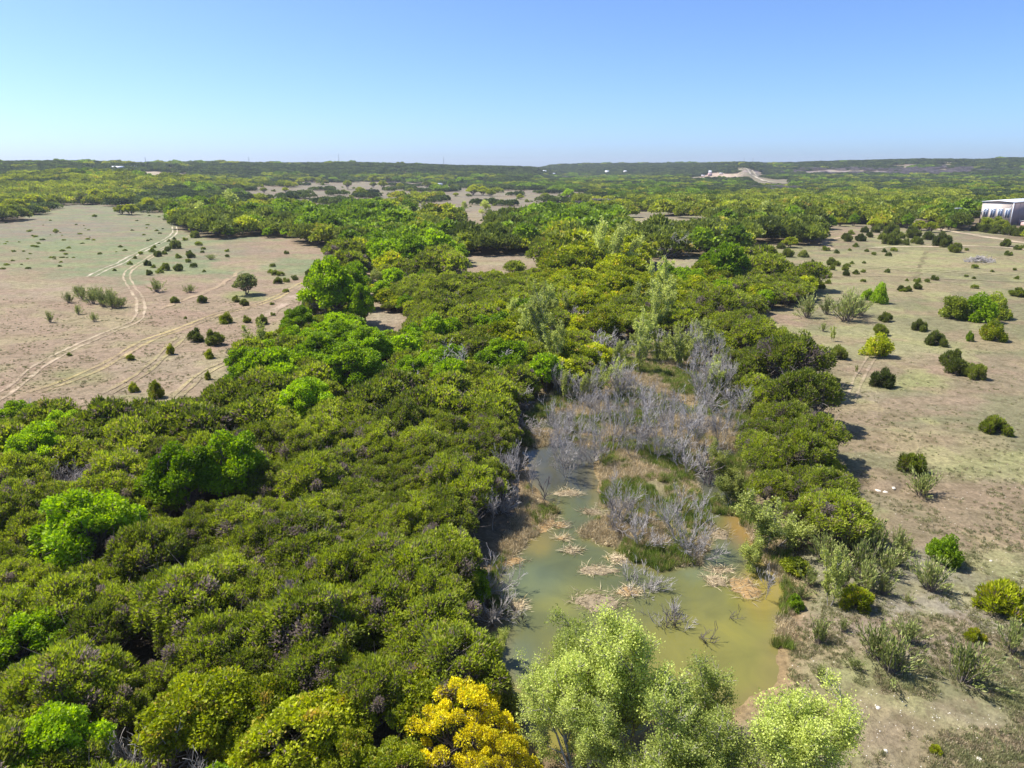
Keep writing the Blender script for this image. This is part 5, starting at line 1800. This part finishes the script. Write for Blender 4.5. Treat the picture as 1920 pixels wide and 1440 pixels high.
# single trees on the open slopes and field edges far off: (px, py foot, width px, kind)
FAR_T = [(30, 402, 50, 'oak'), (65, 392, 46, 'oak'), (95, 390, 32, 'oak'), (5, 412, 26, 'juniper'), (155, 383, 26, 'juniper'), (180, 380, 40, 'oak'), (205, 378, 36, 'oak'), (228, 402, 26, 'oak'), (246, 403, 30, 'oak'), (262, 396, 20, 'juniper'), (280, 394, 36, 'oak'), (126, 381, 14, 'elm'),
         (340, 424, 28, 'juniper'), (366, 428, 30, 'oak'), (390, 430, 40, 'elm'), (415, 428, 34, 'oak'), (430, 446, 26, 'elm'), (405, 440, 20, 'juniper'), (455, 421, 36, 'elm'), (475, 430, 30, 'oak'), (503, 446, 24, 'elm'), (535, 446, 24, 'elm'), (492, 432, 34, 'oak'),
         (575, 452, 32, 'elm'), (595, 456, 36, 'elm'), (622, 461, 32, 'elm'), (640, 440, 28, 'elm'), (660, 470, 16, 'oak'), (625, 425, 34, 'elm'), (560, 432, 30, 'oak'),
         (676, 367, 24, 'oak'), (652, 355, 20, 'juniper'), (700, 345, 24, 'oak'), (727, 342, 16, 'juniper'), (800, 354, 18, 'juniper'), (818, 353, 16, 'oak'), (845, 351, 18, 'elm'), (863, 346, 18, 'elm'), (887, 366, 30, 'oak'), (905, 366, 26, 'oak'), (920, 368, 20, 'oak'), (855, 368, 12, 'oak'),
         (975, 374, 16, 'oak'), (1022, 375, 18, 'juniper'), (1066, 374, 28, 'elm'), (870, 396, 16, 'pale'), (910, 412, 26, 'pale'), (795, 395, 12, 'pale'), (770, 362, 12, 'juniper'), (540, 352, 16, 'oak'), (563, 345, 18, 'oak'), (585, 342, 16, 'oak'), (615, 366, 12, 'juniper'), (645, 366, 12, 'juniper'),
         (495, 362, 14, 'juniper'), (535, 360, 14, 'oak'), (718, 352, 20, 'oak'), (750, 354, 18, 'oak'), (700, 352, 14, 'juniper'), (803, 368, 8, 'juniper'), (668, 450, 26, 'oak'), (705, 540, 28, 'pale'), (660, 530, 36, 'oak'),
         (1665, 520, 1, 'oak'), (1530, 438, 34, 'oak'), (1500, 446, 30, 'oak'), (1555, 430, 30, 'elm'), (1480, 450, 30, 'juniper'), (1640, 428, 30, 'oak'), (1668, 424, 34, 'oak'), (1700, 428, 30, 'elm'), (1745, 436, 34, 'oak'), (1722, 432, 30, 'oak'), (1600, 424, 26, 'elm'), (1575, 424, 26, 'oak'),
         (1345, 468, 30, 'elm'), (1380, 460, 32, 'juniper'), (1515, 458, 24, 'juniper'), (1480, 464, 34, 'oak'), (1765, 434, 22, 'juniper'), (1780, 432, 26, 'elm'), (1670, 410, 30, 'elm'), (1775, 420, 38, 'oak'), (1770, 412, 30, 'oak')]
for k in range(90):
    px, py = RS_.uniform(470, 1095), RS_.uniform(347, 398)
    if py > 380 and px < 690:
        continue
    put('dot', px, py, RS_.uniform(3.5, 10), 'tiny dark scrub', 'scrub_tuft', 'scrub', 'scrub dots on the far open slope', 2.6, .8, label='tiny dark scrub dotted over the far grey-tan slope')
for (px, py, w) in [(1850, 436, 26), (1870, 438, 28), (1892, 441, 30), (1915, 443, 30), (1935, 445, 30), (1832, 433, 22)]:
    put('bush', px, py, w, 'dark juniper bush of the hedge below the warehouse', 'juniper_shrub', 'shrub', 'hedge of junipers below the warehouse', 3.0, .9)
put('leafy', 1850, 427, 34, None, 'green_bush', 'bush', None, 3.0, .9, mats='juniper', label='dark rounded bush at the left corner of the warehouse')
put('leafy', 1872, 429, 36, None, 'green_bush', 'bush', None, 3.0, .9, mats='juniper', label='dark rounded bush under the warehouse windows')
put('leafy', 1882, 434, 28, None, 'green_bush', 'bush', None, 3.0, .9, mats='oak', label='bright lime bush between the warehouse and its juniper hedge')
LAND2 = [(815, 348, 'the long white barn'), (60, 395, 'the upper left field corner'), (440, 440, 'the scalloped back edge of the left field'), (620, 455, 'the bright elms behind the left field'), (900, 370, 'the golden oaks of the far slope'), (640, 350, 'the far open slope'),
         (1520, 445, 'the pinkish clearing'), (1720, 430, 'the gravel road junction'), (1800, 415, 'the power pole'), (1050, 372, 'the grey-brown ridge field'), (690, 535, 'the sandy path'), (230, 400, 'the round field-edge clump')]
LW2 = [(float(a[0]), float(b[0]), t) for (a, b), t in ((gp(l[0], l[1]), l[2]) for l in LAND2)]
LW_keep = LW
pend_far = []
for (px, py, wpx, kind) in FAR_T:
    if wpx < 2:
        continue
    x, y, z = at(px, py)
    R0 = {'juniper': 5.9, 'oak': 8.6, 'elm': 8.4, 'pale': 5.8}[kind]
    s = wpx * depth(x, y, z) / FPX / R0
    r = math.hypot(x, y)
    pr = PROTO[kind, 1][RS_.integers(4)]
    o = tree(LOOK[kind][0], None, 'tree', pr[:2], (x, y, z - .1), (s, s, s * RS_.uniform(.85, 1.1)), RS_.uniform(0, 6.28), 'separate trees at the field edges and far slopes')
    pending.append((o, LOOK[kind][1], x, y))
    RESERVE.append((x, y, wpx * depth(x, y, z) / FPX * .3))
LW = LW + LW2 + LWC
finish_labels()

for kind, lab in (('juniper', 'juniper woodland behind the nearer trees'), ('oak', 'live oak woodland behind the nearer trees'), ('elm', 'green broadleaf woodland behind the nearer trees'), ('pale', 'pale young woodland behind the nearer trees'), ('grey', 'leafless grey woodland behind the nearer trees')):
    rows = np.array(leftover[kind]) if leftover[kind] else np.zeros((0, 5))
    f = {'juniper': 1.0, 'oak': .82, 'elm': .8, 'pale': .85, 'grey': .8}[kind]
    if kind == 'grey':
        meshes = PROTO['greytree']
        mid = rows
        n1 = 3
        var = RS_.integers(0, 3, len(mid))
    else:
        a_ = [p[2] for p in PROTO[kind, 1][:4]]
        b_ = [p[1] for p in PROTO[kind, 2]]
        meshes = a_ + b_
        mid = rows
        var = np.where(rows[:, 0] < 270, RS_.integers(0, 4, len(rows)), RS_.integers(4, 8, len(rows)))
    stuff(kind + '_woodland', lab, meshes, mid[:, 1:4] - (0, 0, .1), RS_.uniform(0, 6.28, len(mid)), mid[:, 4] * f * RS_.uniform(.9, 1.15, len(mid)), var)

# far woods in patches out to the skyline
x, y, rng = jitter_grid(15.5, 640, 4300, 43, 999)
u = x / y
cr = np.interp(u, RU, RC)
okk = (woods(x, y) > .5) & (np.hypot(x, y) < cr + 220)
okk &= fbm(x / 60, y / 60, 311, 3) > 0.20
x, y = x[okk], y[okk]
kd, px, py, z = pick_kind(x, y, rng, 75, .42)
vis = (px > -60) & (px < 1980) & (py < 420)
s = rng.uniform(.8, 1.25, len(x)) * 0.95
for i_, kind in enumerate(('juniper', 'oak', 'elm', 'grey')):
    mk = vis & (kd == KN.index(kind))
    if kind == 'elm':
        mk = vis & ((kd == 2) | (kd == 3))
    n = int(mk.sum())
    stuff('distant_%s_woods' % {'grey': 'bare'}.get(kind, kind), 'far-off %s woods covering the plain and ridges' % {'grey': 'leafless grey'}.get(kind, kind), [p[1] for p in PROTO[kind, 3]],
          np.stack([x, y, z - .3], 1)[mk], RS_.uniform(0, 6.28, n), s[mk], RS_.integers(0, 4, n))


# ---------------------------------------------------------------- buildings, poles, masts
def box_mesh(name, size, mat, centre=(0, 0, 0)):
    sx, sy, sz = [v / 2 for v in size]
    c = np.array(centre)
    V = np.array([[a, b, d] for d in (-sz, sz) for b in (-sy, sy) for a in (-sx, sx)]) + c
    F = np.array([[0, 2, 3, 1], [4, 5, 7, 6], [0, 1, 5, 4], [2, 6, 7, 3], [0, 4, 6, 2], [1, 3, 7, 5]])
    return make_mesh(name, V, [F], mats=[mat])


def part(name, size, centre, mat, parent):
    return link(name, box_mesh(name, size, mat, centre), parent)


def gable(name, L, W, z0, rise, over, mat, parent, thick=0.25):
    """roof ridge along X"""
    l, w = L / 2 + over, W / 2 + over
    V, F = [], []
    prof = [(-w, z0), (0, z0 + rise), (w, z0), (w, z0 - thick), (0, z0 + rise - thick), (-w, z0 - thick)]
    for sx in (-l, l):
        V += [[sx, a, b] for a, b in prof]
    for i_ in range(6):
        j_ = (i_ + 1) % 6
        F.append([i_, j_, 6 + j_, 6 + i_])
    F2 = [[0, 5, 4, 1], [1, 4, 3, 2], [6, 7, 10, 11], [7, 8, 9, 10]]
    return link(name, make_mesh(name, V, [np.array(F + F2)], mats=[mat]), parent)


# warehouse at the right edge
bx_, by_, bz_ = at(1893, 423)          # near corner of the building at the foot
dpt = depth(bx_, by_, bz_)
mpp = dpt / FPX
Ht_ = 43 * mpp
root = link('warehouse', None, label='large tan metal warehouse with pale roof and white-framed windows at the right edge', cat='building', loc=(bx_, by_, bz_ - .3))
# the windowed end wall runs from the near corner back to the left, the long wall runs to the right
e_dir = np.array([-0.62, 0.785, 0])    # towards the back left
l_dir = np.array([0.785, 0.62, 0])     # to the right and back
EW, LWD = 47 * mpp / 0.9, 60.0
root.rotation_euler = (0, 0, math.atan2(l_dir[1], l_dir[0]))
# local frame: x along the long wall, y along the end wall (to the back left)
part('side_wall', (LWD, .3, Ht_), (LWD / 2, .15, Ht_ / 2), M['tan_wall'], root)
part('end_wall', (.3, EW - .6, Ht_), (.15, EW / 2, Ht_ / 2), M['cream_wall'], root)
part('back_wall', (LWD, .3, Ht_), (LWD / 2, EW - .15, Ht_ / 2), M['tan_wall'], root)
part('rear_end_wall', (.3, EW - .6, Ht_), (LWD - .15, EW / 2, Ht_ / 2), M['cream_wall'], root)
rf = link('roof', None, root)
rf = gable('roof', LWD, EW, Ht_ + .1, .8, .5, M['pale_metal'], root)
rf.location = (LWD / 2, EW / 2, 0)
part('fascia', (.2, EW, .3), (-.25, EW / 2, Ht_ - .25), M['brown_trim'], root)
part('fascia', (LWD, .2, .4), (LWD / 2, -.2, Ht_ - .5), M['brown_trim'], root)
for k in range(4):
    yy = EW * (0.14 + 0.235 * k)
    f_ = part('window', (.2, EW * .17, Ht_ * .42), (-.1, yy, Ht_ * .52), M['trim'], root)
    for m_ in (-1, 1):
        part('pane', (.1, EW * .058, Ht_ * .36), (-.25, yy + m_ * EW * .038, Ht_ * .52), M['glass'], f_)
part('corner_trim', (.45, .45, Ht_ - .2), (-.1, -.1, Ht_ / 2 - .1), M['trim'], root)
part('downpipe', (.25, .25, Ht_ * .9), (-.55, EW * .06, Ht_ * .45), M['glass'], root)
part('door', (3.2, .2, 4.2), (15, -.12, 2.1), M['door_paint'], root)
for k in range(7):
    part('wall_rib', (.25, .12, Ht_ - 1), (3 + k * 8.6, -.07, Ht_ / 2 - .2), M['tan_wall'], root)
# small annex
ax_, ay_, az_ = at(1918, 428)
an = link('annex_shed', None, label='small shed with pink wall and white roof against the warehouse', cat='shed', loc=(ax_ + 6, ay_ + 2, az_), rot=(0, 0, .35))
part('wall', (10, 6, 4.0), (0, 0, 2.0), plain_mat('pink_wall', (.55, .36, .33)), an)
gable('roof', 10, 6, 4.15, .9, .4, M['pale_metal'], an, .15)
part('door', (1.6, .15, 2.4), (-1, -3.06, 1.2), M['white_wall'], an)

# long white barn on the far slope
x, y, z = at(816, 349)
mpp = depth(x, y, z) / FPX
Lb = 27 * mpp
b = link('white_barn', None, label='long low white barn on the far open slope', cat='barn', loc=(x, y, z), rot=(0, 0, -.12))
part('wall', (Lb, 11, 4.2), (0, 0, 2.1), M['white_wall'], b)
gable('roof', Lb, 11, 4.4, 1.6, .6, M['pale_metal'], b)
for k in range(5):
    part('door', (Lb * .11, .2, 3.0), (-Lb * .36 + k * Lb * .18, -5.6, 1.5), M['glass'], b)
# farm houses on the left knoll
for (px, py, w_, rm, wm, lab, hh) in [(222, 319, 20, 'pale_metal', 'grey_roof', 'farmhouse with white roof and dark walls on the left hill', 5.5), (252, 317, 9, 'pale_metal', 'white_wall', 'small white outbuilding right of the hilltop farmhouse', 4), (314, 331, 12, 'pale_metal', 'white_wall', 'white shed on the pale cut below the farmhouse', 3.5),
                                     (1138, 325, 7, 'pale_metal', 'white_wall', 'white house far away in the ridge woods', 6), (1172, 325, 6, 'pale_metal', 'cream_wall', 'cream house right of the white ridge house', 6), (1020, 325, 8, 'pale_metal', 'cream_wall', 'pale house among the ridge trees left of the gap', 6), (1000, 330, 6, 'pale_metal', 'white_wall', 'pale house lowest on the ridge left of the gap', 5), (1036, 329, 9, 'pale_metal', 'cream_wall', 'pale ridge house just right of the gap', 5),
                                     (90, 386, 7, 'pale_metal', 'white_wall', 'small white shed under the upper left oaks', 3)]:
    x, y, z = at(px, py)
    mpp = depth(x, y, z) / FPX
    L_ = w_ * mpp
    b = link('farm_house' if w_ > 10 else 'house', None, label=lab, cat='house', loc=(x, y, z + (2 if w_ < 19 and py < 332 else 1)), rot=(0, 0, RS_.uniform(-.3, .3)))
    part('wall', (L_, L_ * .55, hh), (0, 0, hh / 2 - 1), M[wm], b)
    gable('roof', L_, L_ * .55, hh - .9, hh * .42, L_ * .04, M[rm], b)
    part('door', (L_ * .1, .2, hh * .4), (0, -L_ * .275 - .1, hh * .2), M['glass'], b)
    for sg in (-1, 1):
        part('window', (L_ * .12, .2, hh * .25), (sg * L_ * .28, -L_ * .275 - .1, hh * .3), M['glass'], b)
# building beside the caliche road
x, y, z = at(1331, 330)
mpp = depth(x, y, z) / FPX
b = link('tower_house', None, label='tall pink and white house on the bare plot beside the caliche road', cat='house', loc=(x, y, z))
part('wall', (6.5 * mpp, 6 * mpp, 5 * mpp), (0, 0, 2.5 * mpp), plain_mat('rose_wall', (.50, .33, .33)), b)
part('upper_wall', (5 * mpp, 4.4 * mpp, 3 * mpp), (0, 0, 6.5 * mpp + .05), M['white_wall'], b)
gable('roof', 5 * mpp, 4.4 * mpp, 8.1 * mpp, 1.6 * mpp, .8, M['pale_metal'], b)
for sg in (-1, 1):
    part('window', (1.1 * mpp, .3, 1.4 * mpp), (sg * 1.7 * mpp, -3 * mpp - .15, 2.8 * mpp), M['glass'], b)
part('door', (1.2 * mpp, .3, 2 * mpp), (0, -3 * mpp - .15, 1 * mpp), M['glass'], b)
for (px, py, w_, lab) in [(1352, 327, 6, 'low pink building right of the tall ridge house'), (1318, 331, 6, 'low pink building left of the tall ridge house')]:
    x, y, z = at(px, py)
    mpp = depth(x, y, z) / FPX
    b = link('low_building', None, label=lab, cat='building', loc=(x, y, z))
    part('wall', (w_ * mpp, 3 * mpp, 2 * mpp), (0, 0, mpp), plain_mat('rose_wall', (.50, .35, .34)), b)
    gable('roof', w_ * mpp, 3 * mpp, 2.1 * mpp, .7 * mpp, .6, M['pale_metal'], b)

# power poles with cross arm, and wires
def power_pole(px, py, hpx, lab):
    x, y, z = at(px, py)
    hh = hpx * depth(x, y, z) / FPX
    o = link('power_pole', None, label=lab, cat='pole', group='power poles', loc=(x, y, z), rot=(0, 0, .15))
    w = Wood()
    w.tube([(0, 0, -.5), (0, 0, hh)], [.32, .22], 8)
    link('post', w.mesh('post', M['pole']), o)
    part('cross_arm', (5.0, .25, .4), (0, -.25, hh - .5), M['trim'], o)
    for dx in (-1.5, -.6, .6, 1.5):
        w = Wood()
        w.tube([(dx, -.2, hh - .4), (dx, -.2, hh - .05)], [.07, .05], 6)
        link('insulator', w.mesh('insulator', M['trim']), o)
    return np.array([x, y, z + hh - .1])


pp = [power_pole(1790, 428, 38, 'power pole with white cross arm standing before the dark oak near the road'), power_pole(1841, 422, 26, 'second power pole left of the warehouse'), power_pole(1883, 420, 28, 'power pole directly in front of the warehouse corner')]
pa = at(1560, 395)
pp = [np.array([pa[0], pa[1], pa[2] + 9])] + pp + [pp[-1] + (60, -6, 0)]
for dx, lab in ((-1.5, 'left'), (1.5, 'right')):
    w = Wood()
    for a, b in zip(pp[1:-1], pp[2:]):
        t = np.linspace(0, 1, 13)
        P = a[None] * (1 - t[:, None]) + b[None] * t[:, None]
        P[:, 0] += dx
        P[:, 2] -= 4 * .9 * t * (1 - t)
        w.tube(P, np.full(13, .035), 4)
    link('power_line', w.mesh('power_line', M['wire']), label='thin %s overhead wire strung between the power poles by the warehouse' % ('nearer' if dx > 0 else 'farther'), cat='wire')
for (px, py, hpx, lab) in [(333, 306, 10, 'short radio mast above the left skyline'), (510, 306, 10, 'faint mast on the skyline beyond the left field'), (664, 306, 15, 'tallest radio mast on the middle skyline'), (843, 307, 12, 'thin radio mast on the skyline right of the tallest'),
                           (1357, 308, 11, 'left mast of the pair by the caliche road'), (1372, 308, 11, 'right mast of the pair by the caliche road'), (1568, 304, 8, 'small mast on the right skyline')]:
    u_ = (px - 960) / FPX / CP
    yy = np.interp(u_, RU, RC) * .97
    x, y = u_ * yy, yy
    z = float(height(np.array([x]), np.array([y]))[0])
    top = H + (313 - (py - hpx)) / FPX * yy
    o = link('radio_mast', None, label=lab, cat='mast', group='masts on the skyline', loc=(x, y, z))
    w = Wood()
    w.tube([(0, 0, -1), (0, 0, top - z)], [.9, .45], 6)
    link('lattice', w.mesh('lattice', M['steel']), o)

# ---------------------------------------------------------------- the air
if HAZE > 0:
    m, nt, N, L = new_mat('haze')
    pv = N.new('ShaderNodeVolumePrincipled')
    pv.inputs['Color'].default_value = (0.80, 0.88, 1.0, 1)
    pv.inputs['Density'].default_value = HAZE
    pv.inputs['Anisotropy'].default_value = 0.2
    o = N.new('ShaderNodeOutputMaterial')
    L.new(pv.outputs[0], o.inputs['Volume'])
    zmin = float(verts[:, 2].min()) - 1.5
    zmax = max(float(verts[:, 2].max()) + 16, 125)
    hz = box_mesh('haze', (20400, 20400, zmax - zmin), m, (0, 0, (zmin + zmax) / 2))
    ho = link('haze', hz, kind='stuff', label='thin bluish haze over the whole country')
print('objects', len(bpy.data.objects))

for o in COL.objects:
    if o.get('label') and len(o['label'].replace('-', ' ').split()) > 16:
        print('LONG', o.name, o['label'])
